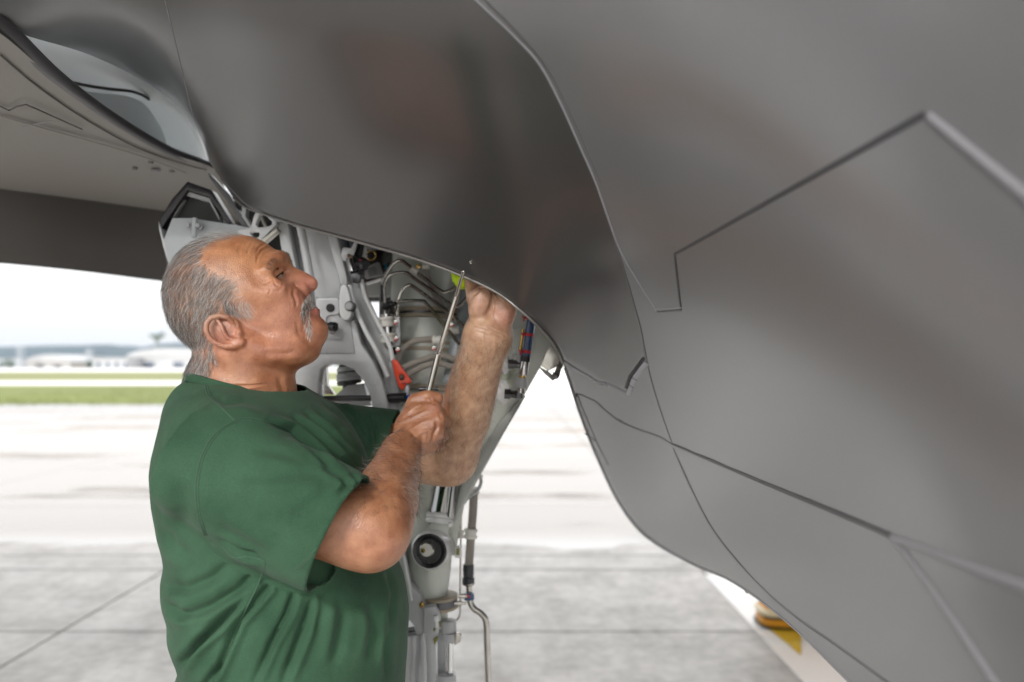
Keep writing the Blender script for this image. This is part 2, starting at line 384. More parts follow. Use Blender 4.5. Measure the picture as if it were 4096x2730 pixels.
# ------------------------------------------------------------------ the air
hz = MB().box((0, 2150, 54), (10400, 5000, 110.2)).build('haze', None, None, smooth=False)
hz.location = (0, 0, 0); tag(hz, 'thin pale haze over the whole airfield', 'haze', kind='stuff')
hm_ = bpy.data.materials.new('haze_air'); hm_.use_nodes = True; n_ = hm_.node_tree.nodes; n_.remove(n_['Principled BSDF'])
pv = n_.new('ShaderNodeVolumePrincipled'); pv.inputs['Color'].default_value = (.55, .74, 1.0, 1); pv.inputs['Density'].default_value = .00005; pv.inputs['Anisotropy'].default_value = .2
hm_.node_tree.links.new(pv.outputs[0], n_['Material Output'].inputs['Volume']); hz.data.materials.append(hm_)
# ------------------------------------------------------------------ the jet
M_SKIN = mat('skin_paint', (.138, .138, .144), .30, 0, .06, 1.6, bump=.02, bscale=260, bdist=.0002, spec=1.0, rvar=.03, coat=.5)
M_SKIN.node_tree.nodes['Principled BSDF'].inputs['Coat Roughness'].default_value = .24; M_SKIN.node_tree.nodes['Principled BSDF'].inputs['Coat IOR'].default_value = 1.6
M_WING = mat('wing_paint', (.27, .255, .235), .45, 0, .03, 1.1, spec=.4, rvar=.03)
M_FLAP = mat('flap_shaded', (.075, .068, .064), .5, 0, .08, 2)  # shaded tone of the wing's paint; the dark is put into the colour
M_LIP = mat('lip_paint', (.09, .088, .095), .35, 0, .06, 4)
M_DUCT = mat('duct_paint', (.84, .88, .90), .35, 0, .015, 7, rvar=.02)
M_SEAMD = mat('seam_dark', (.055, .055, .060), .45, 0, .1, 9)
M_SEAML = mat('seam_light', (.25, .25, .27), .35, 0, .06, 9)
M_SEAMM = mat('seam_mid', (.105, .103, .108), .4, 0, .08, 9)
M_BLACK = mat('black_gap', (.008, .008, .008), .5, 0, .1, 5)
M_EDGE = mat('worn_edge', (.20, .19, .18), .35, .2, .15, 30)

jet = tag(empty('fighter_jet'), 'dark grey fighter jet with its landing gear down and gear bay open above the mechanic', 'aircraft')

cols = [
 [(209,161,1.66),(185,115,1.62),(150,85,1.52),(90,55,1.32),(15,32,1.06),(-70,0,.90)],
 [(211,164,1.62),(193,120,1.52),(170,75,1.37),(130,30,1.17),(70,-30,.98),(20,-120,.86)],
 [(213,167,1.58),(200,140,1.47),(190,105,1.36),(178,55,1.20),(165,0,1.05),(150,-110,.92)],
 [(236,200,1.50),(228,150,1.39),(222,105,1.28),(218,50,1.14),(212,0,1.01),(205,-110,.90)],
 [(262,213,1.43),(258,160,1.33),(256,110,1.21),(255,55,1.09),(253,0,.97),(250,-110,.88)],
 [(300,225.5,1.37),(300,175,1.27),(300,115,1.15),(300,55,1.03),(300,0,.94),(300,-110,.86)],
 [(360,242,1.32),(360,190,1.22),(358,125,1.10),(356,60,1.0),(355,0,.905),(352,-110,.84)],
 [(430,263,1.26),(430,205,1.16),(425,140,1.05),(418,65,.95),(412,0,.87),(405,-110,.815)],
 [(490,288,1.22),(495,235,1.13),(490,165,1.02),(475,75,.92),(462,0,.845),(450,-110,.795)],
 [(520,309.5,1.20),(530,250,1.11),(530,170,1.01),(515,80,.92),(498,0,.84),(482,-110,.785)],
 [(540,328,1.22),(570,250,1.085),(579,155,.955),(575,65,.865),(562,-20,.80),(550,-110,.765)],
 [(557,349,1.27),(600,285,1.12),(630,195,.95),(645,95,.82),(645,0,.755),(640,-110,.725)],
 [(567,375,1.42),(625,320,1.20),(680,240,.93),(720,135,.75),(735,20,.68),(740,-110,.65)],
 [(580,415,1.72),(640,365,1.33),(710,295,.94),(790,195,.69),(845,60,.60),(880,-120,.55)],
 [(596,456,2.05),(655,413,1.50),(740,353,.95),(840,275,.66),(935,150,.54),(1060,-60,.46)],
 [(618,502,2.20),(680,467,1.55),(770,422,.94),(880,364,.63),(990,290,.495),(1160,130,.395)],
 [(645,536,2.10),(705,516,1.45),(800,488,.92),(910,453,.61),(1010,422,.48),(1130,370,.385)],
 [(690,563,1.85),(740,557,1.36),(830,549,.90),(930,538,.585),(1030,527,.465),(1150,510,.365)],
 [(735,583,1.56),(780,588,1.24),(860,602,.85),(950,618,.56),(1040,632,.45),(1160,645,.36)],
 [(790,624,1.22),(825,638,1.04),(890,663,.77),(970,693,.55),(1060,722,.445),(1180,755,.36)],
 [(850,682,.95),(880,705,.85),(930,740,.69),(1000,790,.525),(1080,840,.43),(1180,900,.36)],
 [(930,760,.73),(960,790,.66),(1010,840,.555),(1070,900,.475),(1130,960,.415),(1220,1040,.36)],
]
G = np.array(cols, float)                                   # n x 6 x 3
G[..., 2] = np.log(G[..., 2])
def refine(A, k):                                           # Catmull-Rom along axis 0
    return np.array(crom(list(A), k))
G2 = refine(G, 9); G2 = refine(G2.transpose(1, 0, 2), 10).transpose(1, 0, 2)
G2[..., 2] = np.exp(G2[..., 2])
W3 = np.stack([(G2[..., 0]-CX)/FPX*G2[..., 2], G2[..., 2], CZ-(G2[..., 1]-HY)/FPX*G2[..., 2]], -1)
for it in range(60):                                        # fair the sheet, edges held
    W3[1:-1, 1:-1] = .5*W3[1:-1, 1:-1]+.125*(W3[2:, 1:-1]+W3[:-2, 1:-1]+W3[1:-1, 2:]+W3[1:-1, :-2])
def proj(W): return np.stack([CX+W[..., 0]/W[..., 1]*FPX, HY-(W[..., 2]-CZ)/W[..., 1]*FPX], -1)
SK_P = proj(W3).reshape(-1, 2); SK_W = W3.reshape(-1, 3)
du = np.gradient(W3, axis=0); dv_ = np.gradient(W3, axis=1); Nn = np.cross(du, dv_); Nn /= np.linalg.norm(Nn, axis=-1, keepdims=True)
sgn = np.sign(np.sum(Nn*(np.array([0, 0, CZ])-W3), -1, keepdims=True)); Nn = Nn*np.where(sgn == 0, 1, sgn); SK_N = Nn.reshape(-1, 3)
from mathutils.bvhtree import BVHTree
_gi = np.arange(W3.shape[0]*W3.shape[1]).reshape(W3.shape[:2])
SK_T = BVHTree.FromPolygons([tuple(q) for q in SK_W], np.stack([_gi[:-1, :-1], _gi[1:, :-1], _gi[1:, 1:], _gi[:-1, 1:]], -1).reshape(-1, 4).tolist())
def on_skin(x, y):
    o = Vector((0, 0, CZ)); r = PV(x, y, 1.0)-o; h = SK_T.ray_cast(o, r.normalized(), 6)
    if h[0] is None:
        d2 = np.sum((SK_P-np.array([x, y]))**2, 1); j = int(np.argmin(d2)); return P(x, y, SK_W[j, 1]), SK_N[j]
    n = np.array(h[1]); n = n if np.dot(n, np.array(r)) < 0 else -n
    return np.array(h[0]), n
nu, nv = W3.shape[:2]
rows = [W3[:, j] for j in range(nv)]
bot = W3[:, 0]; f1 = bot+np.array([0, .006, .001]); tt = np.linspace(0, 1, nu)[:, None]; wgt = np.clip((tt-.52)/.08, 0, 1)
f2 = bot+(1-wgt)*np.array([.0, .03, .07])+wgt*np.array([.10, .10, -.015])
f3 = bot+(1-wgt)*np.array([.0, .05, .20])+wgt*np.array([.9, .5, .02])
top = W3[:, -1]; t1 = top+np.array([0, .05, .35])+np.clip((tt-.6)/.2, 0, 1)*np.array([.25, 0, .2]); t2 = t1+np.array([.1, .5, .5])
allr = [f3, f2, f1]+rows+[t1, t2]
VV = np.concatenate(allr); R = len(allr)
QQ = [(i*nu+k, i*nu+k+1, (i+1)*nu+k+1, (i+1)*nu+k) for i in range(R-1) for k in range(nu-1)]
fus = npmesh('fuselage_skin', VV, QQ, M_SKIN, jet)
# painted shade: skin ahead of the ridge seam is made darker and browner
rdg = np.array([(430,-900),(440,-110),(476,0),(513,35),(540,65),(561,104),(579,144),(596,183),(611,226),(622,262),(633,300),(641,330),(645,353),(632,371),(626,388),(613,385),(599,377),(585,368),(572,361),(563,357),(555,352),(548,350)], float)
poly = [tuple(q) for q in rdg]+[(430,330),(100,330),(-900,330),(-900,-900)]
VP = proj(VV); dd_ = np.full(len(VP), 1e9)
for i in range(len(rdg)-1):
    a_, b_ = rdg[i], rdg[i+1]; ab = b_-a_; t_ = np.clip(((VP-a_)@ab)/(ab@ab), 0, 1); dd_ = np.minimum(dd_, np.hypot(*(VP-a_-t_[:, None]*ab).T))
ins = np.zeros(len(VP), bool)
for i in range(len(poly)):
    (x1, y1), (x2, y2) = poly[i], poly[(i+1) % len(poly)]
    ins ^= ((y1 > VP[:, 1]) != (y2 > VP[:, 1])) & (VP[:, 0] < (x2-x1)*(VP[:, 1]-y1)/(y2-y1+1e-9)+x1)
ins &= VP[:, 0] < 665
at_ = fus.data.attributes.new('coat', 'FLOAT', 'POINT'); at_.data.foreach_set('value', np.clip(np.where(ins, dd_, -dd_), -30, 30).astype(np.float32))  # attribute coat is the mask of that painted shade
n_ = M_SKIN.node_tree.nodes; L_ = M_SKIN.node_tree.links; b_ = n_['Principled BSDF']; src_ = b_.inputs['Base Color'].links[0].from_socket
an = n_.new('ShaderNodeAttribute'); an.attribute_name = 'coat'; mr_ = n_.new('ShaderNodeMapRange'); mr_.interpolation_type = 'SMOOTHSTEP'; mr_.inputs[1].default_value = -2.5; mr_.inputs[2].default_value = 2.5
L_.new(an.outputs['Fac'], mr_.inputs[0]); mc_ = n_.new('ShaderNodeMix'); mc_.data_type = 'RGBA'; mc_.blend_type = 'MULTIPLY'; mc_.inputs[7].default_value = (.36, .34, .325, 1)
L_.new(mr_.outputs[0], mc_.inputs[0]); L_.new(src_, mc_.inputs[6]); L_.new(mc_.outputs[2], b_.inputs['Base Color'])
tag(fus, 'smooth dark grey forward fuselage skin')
# worn metal edge of the skin along the gear bay
ed = [W3[i, 0]+np.array([0, .001, -.001]) for i in range(26, 106, 2)]
MB().tube(ed, .0022, 8).build('skin_edge', M_EDGE, jet)
MB().tube([W3[i, 0]+np.array([0, .001, -.001]) for i in range(106, nu-2, 2)], .0016, 8).build('chine_edge', M_SEAML, jet)

def seam(pts, wid, m, name='panel_seam', raise_=.0006, steps=6, parent=None):
    """raised bead following the skin; wid in picture px at each point"""
    wid = list(wid) if hasattr(wid, '__len__') else [wid]*len(pts)
    p2, w2 = crom([np.array(p, float) for p in pts], steps, wid) if steps > 1 else ([np.array(p, float) for p in pts], wid)
    if steps == 1:
        q, r = [], []
        for i in range(len(p2)-1):
            for t in np.linspace(0, 1, 10, endpoint=(i == len(p2)-2)): q.append(p2[i]*(1-t)+p2[i+1]*t); r.append(w2[i]*(1-t)+w2[i+1]*t)
        p2, w2 = q, r
    L = [on_skin(*p) for p in p2]; n = len(L); v, f = [], []
    for _ in range(2):
        N_ = [np.mean([L[max(i-1, 0)][1], L[i][1], L[min(i+1, n-1)][1]], 0) for i in range(n)]; L = [(L[i][0], N_[i]/np.linalg.norm(N_[i])) for i in range(n)]
    for i in range(n):
        p, nn = L[i]; t = L[min(i+1, n-1)][0]-L[max(i-1, 0)][0]; t = t/(np.linalg.norm(t)+1e-9)
        s = np.cross(nn, t); s /= np.linalg.norm(s); h = w2[i]*p[1]/FPX/2
        h *= 1/max(.17, math.sqrt(max(0, 1-np.dot(s, (p-np.array([0, 0, CZ]))/np.linalg.norm(p-np.array([0, 0, CZ])))**2)))
        v += [p-s*h-nn*.002, p-s*h*.8+nn*raise_, p+s*h*.8+nn*raise_, p+s*h-nn*.002]
    for i in range(n-1):
        for k in range(3): f.append((i*4+k, i*4+k+1, i*4+k+5, i*4+k+4))
    return meshobj(name, v, f, m, parent or jet)
# forward seams
seam([(165,0),(176,45),(187,92),(195,122),(206,148),(214,168)], 1.0, M_SEAML)
seam([(216,172),(228,186),(246,204),(262,213),(280,222)], .8, M_SEAML)
seam([(470,-8),(476,0),(513,35),(540,65),(561,104),(579,144),(596,183),(611,226),(622,254),(640,285),(657,311)], [2.4,2.4,2.2,2.2,2,2,2,2,2,2,2.2], M_SEAML, 'ridge_seam', raise_=.0012)
seam([(481,-4),(518,33),(545,64),(566,103),(584,144),(601,183)], [3,3,2.6,2.2,1.6,1], M_SEAMM, 'ridge_seam')
seam([(607,215),(622,262),(633,300),(641,330),(650,375),(662,415),(672,443)], [1.6,1.8,2,2,1.8,1.6,1.2], M_SEAMM, 'ridge_seam')
# big access panel on the side
seam([(675,254),(925,114)], [3.2,9.5], M_SEAMD, steps=1)
seam([(929,116),(1060,224)], [9,15], M_SEAML, steps=1, raise_=.0018)
seam([(675,254),(678,282),(681,309)], [3.2,3.2,2.8], M_SEAMD, steps=1)
seam([(682,310),(657,312)], [2.6,2.2], M_SEAMM, steps=1)
seam([(655,309),(683,307.5)], [1.4,1.4], M_SEAML, steps=1)
# belly door and its gaps
X5 = lambda L: [(500+u/7.84, 300+v/7.84) for u, v in L]
seam(X5([(495,478),(540,508),(610,552),(680,592),(760,640),(850,668),(990,735)]), [4,4.6,4.6,4.8,6,7,7], mat('gap_frame', (.26, .26, .285), .3, .3, .1, 20), 'door_gap')
seam(X5([(405,588),(440,600),(462,545),(490,478)]), [5,6,6,5], mat('gap_frame2', (.07, .062, .055), .35, .3, .2, 40), 'door_gap')
seam(X5([(990,690),(1022,598),(1130,452)]), [4.4,4.4,4], M_BLACK, 'door_gap', raise_=.0012, steps=1)
seam(X5([(1005,745),(1040,640),(1150,490)]), [5,7,7], mat('gap_pale', (.36, .36, .40), .3, .1, .06, 20), 'door_gap', raise_=.0009, steps=1)
seam(X5([(605,738),(640,745),(690,768),(760,803),(830,870),(940,950),(1080,1012),(1250,1072),(1345,1130)]), [1.6,2.2,2.4,2.8,3,3.2,3.2,2.8,2.4], M_SEAMM)
seam([(672,444),(760,481),(850,518),(892,536)], [2.2,4.6,6.5,7.5], M_SEAMD, steps=3, raise_=.001)
seam([(894,538),(960,562),(1060,600)], [8,11,15], M_SEAML, steps=3, raise_=.0018)
seam(X5([(607,735),(640,830),(690,950),(735,1060),(790,1180),(850,1295)]), [1.5,1.3,1.2,1.3,1.2,.6], M_BLACK)
seam(X5([(667,1048),(755,1108)]), [1.3,1.6], M_BLACK, steps=1)
seam(X5([(598,730),(600,760)]), [2.4,2], M_BLACK, steps=1)
seam([(673,448),(692,490),(712,528),(740,564),(771,596),(803,622),(835,644),(887,682),(930,716)], [1.6,2.2,2.8,3,3.2,3.4,3.8,4.4,5], M_SEAMM)
seam([(892,537),(940,600),(1000,690),(1030,730)], [6,9,12,13], M_SEAML, steps=3, raise_=.0018)

# duct, intake lip, wing, flap
edge0 = [W3[0, j] for j in range(nv)]
lipc = crom(PA([(-70,-25,.90),(0,25,1.02),(55,75,1.17),(110,116,1.36),(165,149,1.56),(200,162,1.68),(214,167.5,1.70)]), 8)
rad = np.interp(np.linspace(0, 1, len(lipc)), [0, .2, .4, .7, .93, 1], [.0135, .0125, .0095, .0095, .0075, .004])
MB().tube(lipc, rad, 16).build('intake_lip', M_LIP, jet)
def patch(name, A, B, f, m, nA=40, nB=16, flip=False):
    def rs(q): q = np.asarray(q, float); u = np.linspace(0, len(q)-1, nA); return np.stack([np.interp(u, np.arange(len(q)), q[:, k]) for k in range(3)], 1)
    A, B = rs(A), rs(B)
    V = []
    for k in range(nB+1):
        t = k/nB
        for i in range(nA): V.append(A[i]*(1-t)+B[i]*t+f(i/(nA-1), t))
    Q = [(k*nA+i, k*nA+i+1, (k+1)*nA+i+1, (k+1)*nA+i) for k in range(nB) for i in range(nA-1)]
    return npmesh(name, V, Q, m, jet)
E = edge0; Lr = list(lipc[::-1])
ctrl = [(-70,-25,.90),(0,25,1.02),(55,75,1.17),(110,116,1.36),(165,149,1.56),(200,162,1.68),(214,167.5,1.70)]
deep = crom(PA([(x, y, d+.42*math.sin(math.pi*(.12+.76*i/6))) for i, (x, y, d) in enumerate(ctrl)]), 8)[::-1]
patch('intake_duct', E, deep, lambda s, t: np.array([0, 0, .02])*math.sin(math.pi*t), M_DUCT, 60, 20)
patch('duct_floor', [p+np.array([0, .004, .006]) for p in Lr], [p+np.array([-.25, .55, .012]) for p in Lr], lambda s, t: np.zeros(3), M_DUCT, 50, 6)  # pale sheet added out of view to bounce light into the duct
cr = crom(PA([(72,85,1.42),(88,88.2,1.48),(110,91.5,1.54),(135,94.5,1.60),(152,104,1.66),(166,124,1.70)]), 6)
lo = crom(PA([(84,100,1.36),(104,114,1.44),(124,128,1.52),(142,140,1.58),(158,148,1.63),(172,150,1.68)]), 6)
patch('duct_splitter', cr, lo, lambda s, t: np.array([-.004, -.018, -.010])+np.array([.0, .012, .0])*math.sin(math.pi*t), M_DUCT, 30, 8)
MB().tube([p+np.array([0, -.002, .004]) for p in cr[:24]], .0030, 8).build('duct_crease_shade', M_BLACK, jet)  # black tube drawn in for the shadow crease inside the duct

def WZ(px, py, z=1.92): return P(px, py, (z-CZ)*FPX/(HY-py))
lw = crom([WZ(-220,-60),WZ(-90,-20),WZ(0,33),WZ(55,80),WZ(110,120),WZ(165,151.5),WZ(214,168.5),WZ(226,190),WZ(240,222)], 6)
bw = crom([WZ(-420,141),WZ(-260,160),WZ(-120,175),WZ(0,189),WZ(55,196),WZ(110,203.5),WZ(165,211),WZ(205,217),WZ(241,223)], 6)
patch('wing_underside', lw, bw, lambda s, t: np.array([0, 0, -.012*math.sin(math.pi*t)*(1-s)]), M_WING, 50, 14)
fl = [P(-420,233,1.80),P(0,263,1.95),P(165,281.5,2.22),P(262,293,2.40)]
bw2 = [WZ(-420,141)+np.array([0,0,-.001]), WZ(0,189), WZ(165,211), WZ(262,226)]
patch('flap', crom(bw2, 8), crom(fl, 8), lambda s, t: np.array([0, -.02, 0])*math.sin(math.pi*t), M_FLAP, 24, 8)
flb = [p+np.array([0, .03, .006]) for p in fl]; top_ = [p+np.array([0, .12, .03]) for p in bw2]
patch('flap', crom(fl, 8), crom(flb, 8), lambda s, t: np.zeros(3), M_FLAP, 24, 2)
patch('flap', crom(flb, 8), crom(top_, 8), lambda s, t: np.zeros(3), M_FLAP, 24, 2)
# wing upper side keeps the sky out
MB().box((-2.9, 1.9, 2.02), (3.0, 2.2, .06)).build('wing_upper_side', M_FLAP, jet, smooth=False)
def strip3(pts, wid, m, name, nrm=(0, 0, -1), raise_=.0008):
    nn = np.array(nrm, float); v, f = [], []
    for i, p in enumerate(pts):
        t = pts[min(i+1, len(pts)-1)]-pts[max(i-1, 0)]; t = t/np.linalg.norm(t); s = np.cross(nn, t); s /= np.linalg.norm(s)
        h = (wid[i] if hasattr(wid, '__len__') else wid)/2; v += [p-s*h-nn*.001, p-s*h*.7+nn*raise_, p+s*h*.7+nn*raise_, p+s*h-nn*.001]
    for i in range(len(pts)-1):
        for k in range(3): f.append((i*4+k, i*4+k+1, i*4+k+5, i*4+k+4))
    return meshobj(name, v, f, m, jet)
dz = np.array([0, 0, -.013]); M_WSEAM2 = mat('fastener_dull', (.17, .155, .14), .5)
M_WSEAM = mat('wing_seam', (.10, .09, .08), .5)
strip3([q+dz*.3 for q in crom([WZ(0,52),WZ(40,86),WZ(90,120),WZ(140,147),WZ(190,164),WZ(207,168)], 4)], .0022, M_WSEAM, 'panel_seam')
strip3([q+dz*.75 for q in [WZ(-30,85),WZ(8.5,104.5),WZ(17,100.5),WZ(26,98.3),WZ(45,107),WZ(82,124)]], .0028, M_WSEAM, 'panel_seam')
strip3([q+dz*.8 for q in [WZ(22,122),WZ(52,114.5)]], .0015, M_SEAML, 'panel_seam')
strip3([q+dz*.8 for q in crom([WZ(0,110),WZ(80,133),WZ(135,149),WZ(185,168)], 4)], .006, mat('wing_bead', (.29, .275, .25), .4), 'panel_seam')
for (x, y, a) in ((135,165.5,3.2),(151,158.8,3.5),(172,168,3)):
    c_ = WZ(x, y)+dz*.6; MB().rev(c_+np.array([0,0,.002]), c_-np.array([0,0,.0015]), [(0,.0055),(.8,.0055),(1,.004)], 14).build('fastener', M_WSEAM2, jet)
c_ = WZ(155.5, 167.5)+dz*.6; MB().rev(c_+np.array([0,0,.002]), c_-np.array([0,0,.002]), [(0,.010),(.8,.010),(1,.007)], 16).build('fastener', M_SEAML, jet)

# gear bay shell
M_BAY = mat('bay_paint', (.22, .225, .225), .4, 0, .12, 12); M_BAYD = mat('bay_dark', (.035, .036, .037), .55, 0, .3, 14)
M_WHT = mat('gear_white', (.64, .65, .66), .22, 0, .10, 9, bump=.05, bscale=90, spec=.5, coat=.3)
M_GRN = mat('gear_pale', (.48, .50, .46), .3, 0, .14, 11, bump=.05, bscale=70, coat=.2)
M_GRY = mat('gear_grey', (.36, .37, .38), .3, 0, .14, 13, coat=.2)
M_STEEL = mat('steel_tube', (.42, .40, .37), .24, 1, .15, 40)
M_CHROME = mat('chrome', (.55, .55, .55), .08, 1, .05, 20, rvar=.03)
M_DSTEEL = mat('dark_steel', (.10, .10, .105), .32, .8, .2, 40)
M_BLK = mat('black_plastic', (.014, .014, .015), .38, 0, .2, 30)
M_RUB = mat('clamp_rubber', (.62, .61, .57), .5, 0, .06, 40)
M_BEI = mat('band_rubber', (.34, .29, .22), .6, 0, .1, 40)
M_BRASS = mat('brass', (.55, .36, .12), .25, 1, .1, 40)
M_RED = mat('red_tie', (.55, .015, .03), .45, 0, .1, 30); M_ORG = mat('lock_red', (.75, .055, .012), .4, 0, .12, 25)
def braid(name, c):
    m = mat(name, c, .6, 0, .1, 30); n = m.node_tree.nodes; L = m.node_tree.links; b = n['Principled BSDF']
    tc = n.new('ShaderNodeTexCoord'); wv = n.new('ShaderNodeTexWave'); wv.wave_type = 'BANDS'; wv.bands_direction = 'DIAGONAL'; wv.inputs['Scale'].default_value = 130; wv.inputs['Distortion'].default_value = 1
    L.new(tc.outputs['Object'], wv.inputs['Vector']); bp = n.new('ShaderNodeBump'); bp.inputs['Distance'].default_value = .0008; L.new(wv.outputs['Fac'], bp.inputs['Height']); L.new(bp.outputs[0], b.inputs['Normal']); return m
M_BRD = braid('hose_braid', (.30, .275, .245)); M_BRDK = braid('hose_braid_dark', (.03, .035, .045))
bay = tag(empty('gear_bay'), 'open landing gear bay in the belly'); bay.parent = jet
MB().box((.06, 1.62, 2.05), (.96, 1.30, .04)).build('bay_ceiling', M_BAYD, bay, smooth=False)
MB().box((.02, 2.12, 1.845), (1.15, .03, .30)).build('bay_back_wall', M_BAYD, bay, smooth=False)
MB().box((-.04, 2.09, 1.695), (1.0, .10, .035)).build('bay_sill', M_GRY, bay, bevel=.006)
MB().box((-.04, 2.035, 1.672), (1.0, .02, .016)).build('bay_seal', M_BLK, bay, bevel=.003)
MB().box((.30, 1.72, 1.82), (.03, .8, .34)).build('bay_side_wall', M_GRY, bay, smooth=False)
b4 = lambda L: [(150+u/15.68, 175+v/15.68) for u, v in L]
BU = lambda u, v, d: P(300+u/7.84, 225+v/7.84, d)             # bay crop -> world
BUp = lambda L: [(300+u/7.84, 225+v/7.84) for u, v in L]
C3 = lambda L: [(275+u/13.94, 212.5+v/13.94) for u, v in L]
C3P = lambda u, v, d: P(275+u/13.94, 212.5+v/13.94, d)
AU = lambda u, v, d: P(300+u/7.84, 375+v/7.84, d); AUp = lambda L: [(300+u/7.84, 375+v/7.84) for u, v in L]
LU = lambda u, v, d: P(375+u/7.553, 475+v/7.553, d); LUp = lambda L: [(375+u/7.553, 475+v/7.553) for u, v in L]
RU = lambda u, v, d: P(500+u/7.84, 300+v/7.84, d)
# inner structure seen past the edge of the skin
plate('bay_panel', [BUp([(500,150),(820,225),(800,560),(500,560)])], 1.95, .02, M_BAY, bay)
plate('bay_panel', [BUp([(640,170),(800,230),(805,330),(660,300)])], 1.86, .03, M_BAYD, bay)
plate('bay_web', [BUp([(790,225),(1260,340),(1330,560),(1010,760),(780,600)])], 1.90, .02, mat('bay_web_paint', (.33, .35, .32), .4, 0, .12, 9), bay)
plate('bay_frame', [b4([(905,-40),(1230,300),(1560,830),(1440,800),(1220,440),(930,40)])], 1.52, .03, M_LIP, bay)
plate('bay_frame', [b4([(1330,360),(1440,420),(1440,640),(1590,830),(1480,830),(1340,540)])], 1.54, .03, M_SEAMM, bay)
plate('bay_frame', [b4([(1430,420),(1600,490),(1950,545),(2000,640),(1900,610),(1700,570),(1510,490),(1500,650),(1590,800),(1560,830),(1440,650)])], 1.50, .02, M_GRY, bay, bevel=.001)
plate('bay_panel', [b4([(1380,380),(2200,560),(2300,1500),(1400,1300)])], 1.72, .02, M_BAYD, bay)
# the open bay door behind the man's head
dr = tag(empty('bay_door'), 'open gear bay door with a thick black rim'); dr.parent = jet
plate('door_panel', [b4([(575,180),(965,300),(1260,760),(1240,1600),(300,1600),(190,1050),(160,800)])], 1.545, .012, mat('door_gloss', (.06, .062, .062), .16, 0, .08, 8), dr)
plate('rim', [b4([(580,97),(955,230),(1270,740),(1215,770),(930,345),(590,238),(300,660),(175,850),(130,720),(330,380)])], 1.52, .035, mat('rim_black', (.022, .02, .024), .35, 0, .1, 10), dr, bevel=.003)
plate('rim_strip', [b4([(130,725),(165,830),(200,960),(240,1060),(320,1380),(300,1430),(200,1110),(140,850)])], 1.515, .03, M_WHT, dr, bevel=.0012)
plate('inner_rim', [b4([(580,250),(935,360),(1100,690),(1080,700),(925,420),(580,310),(380,640),(345,680)])], 1.53, .014, M_GRY, dr, bevel=.001)
plate('door_stiffener', [b4([(580,312),(920,420),(920,428),(580,324)])], 1.528, .010, M_WHT, dr, bevel=.0006)
plate('door_bracket', [b4([(345,672),(640,672),(1100,745),(1560,820),(1600,1000),(1300,1700),(320,1600),(215,1000)])], 1.51, .018, mat('bracket_grey', (.50, .53, .55), .2, 0, .03, 9, coat=.4), dr, bevel=.002)
MB().tube([P(150+705/15.68, 175+680/15.68, 1.497), P(150+690/15.68, 175+980/15.68, 1.492)], .0052, 10).build('door_rib', MATS['bracket_grey'], dr)
for u_ in (610, 770):
    c_ = P(150+u_/15.68, 175+800/15.68, 1.498); MB().rev(c_+np.array([0,.006,0]), c_-np.array([0,.008,0]), [(0,.007),(.5,.007),(.55,.0045),(1,.004)], 12).build('bolt', M_GRY, dr)
# truss bracket
plate('truss_bracket', [b4([(1380,850),(1570,830),(1640,600),(1690,555),(1780,545),(1950,600),(1985,650),(1990,770),(1745,1020),(1500,1150),(1340,1050)]),
      b4([(1720,610),(1775,600),(1915,730),(1905,780),(1860,805),(1690,825),(1652,770)]), b4([(1580,885),(1680,882),(1722,915),(1700,975),(1640,985),(1570,940)])], 1.47, .016, M_WHT, bay, bevel=.0015, round_=.004)
plate('truss_foot', [b4([(1745,1015),(1985,825),(2010,870),(1790,1060)])], 1.468, .02, mat('raw_metal', (.45, .43, .38), .35, .6, .2, 60), bay)
MB().tube([P(150+1740/15.68,175+640/15.68,1.52), P(150+1830/15.68,175+820/15.68,1.52)], .004, 8).build('truss_rod', MATS['raw_metal'], bay)
# ------------------------------------------------------------------ landing gear
lg = tag(empty('landing_gear'), 'white main landing gear leg with drag brace and hydraulic lines'); lg.parent = jet
def part(mb, name, m, bevel=0, label=None):
    o = mb.build(name, m, lg, bevel=bevel); 
    if label: o['label'] = label
    return o
# white retract frame beside the nose
plate('frame_post', [C3([(5,-20),(150,20),(300,800),(420,1700),(250,1700),(130,800)])], 1.485, .03, M_WHT, lg, bevel=.002)
plate('frame_web', [C3([(140,20),(420,60),(560,900),(560,1500),(400,1500),(290,800)])], 1.515, .012, M_GRY, lg)
plate('frame_panel', [C3([(400,120),(700,220),(920,940),(905,1250),(560,1250),(520,870)])], 1.50, .02, M_WHT, lg, bevel=.002)
plate('frame_flange', [C3([(690,200),(850,260),(1000,900),(1003,1005),(915,1010),(900,935)])], 1.475, .035, M_WHT, lg, bevel=.0025)
t0, t1 = C3P(345, 130, 1.465), C3P(495, 930, 1.455)
part(MB().rev(t0, t1, [(0, .0078), (1, .0078)], 24), 'rod', M_WHT)
part(MB().rev(C3P(318, 60, 1.466), C3P(330, 185, 1.465), [(0, .0108), (.93, .0108), (1, .0095)], 24), 'rod_cap', M_WHT)
ax = (t1-t0)/np.linalg.norm(t1-t0); tow = np.array([0, -1., 0]); side = np.cross(ax, tow); side /= np.linalg.norm(side)
M_INK = mat('ink', (.12, .12, .13), .6); M_INKB = mat('ink_black', (.01, .01, .01), .6)
o_ = C3P(352, 350, 1.465)+tow*.0080+side*.0
text_mesh('printed_text', '81755 ASSY 2WSH62819-0002', .0041, o_-side*(-.0012), ax, -side if side[0] < 0 else side, M_INK, lg)
text_mesh('printed_text', 'MFR 9U476', .0041, C3P(322, 350, 1.465)+tow*.0078, ax, -side if side[0] < 0 else side, M_INK, lg)
part(MB().tube([C3P(395,200,1.462), C3P(402,235,1.462)], .0008, 6), 'ink_mark', M_INKB)
part(MB().tube([C3P(250,120,1.455), C3P(258,150,1.455), C3P(285,140,1.455)], .001, 6), 'ink_mark', M_INKB)
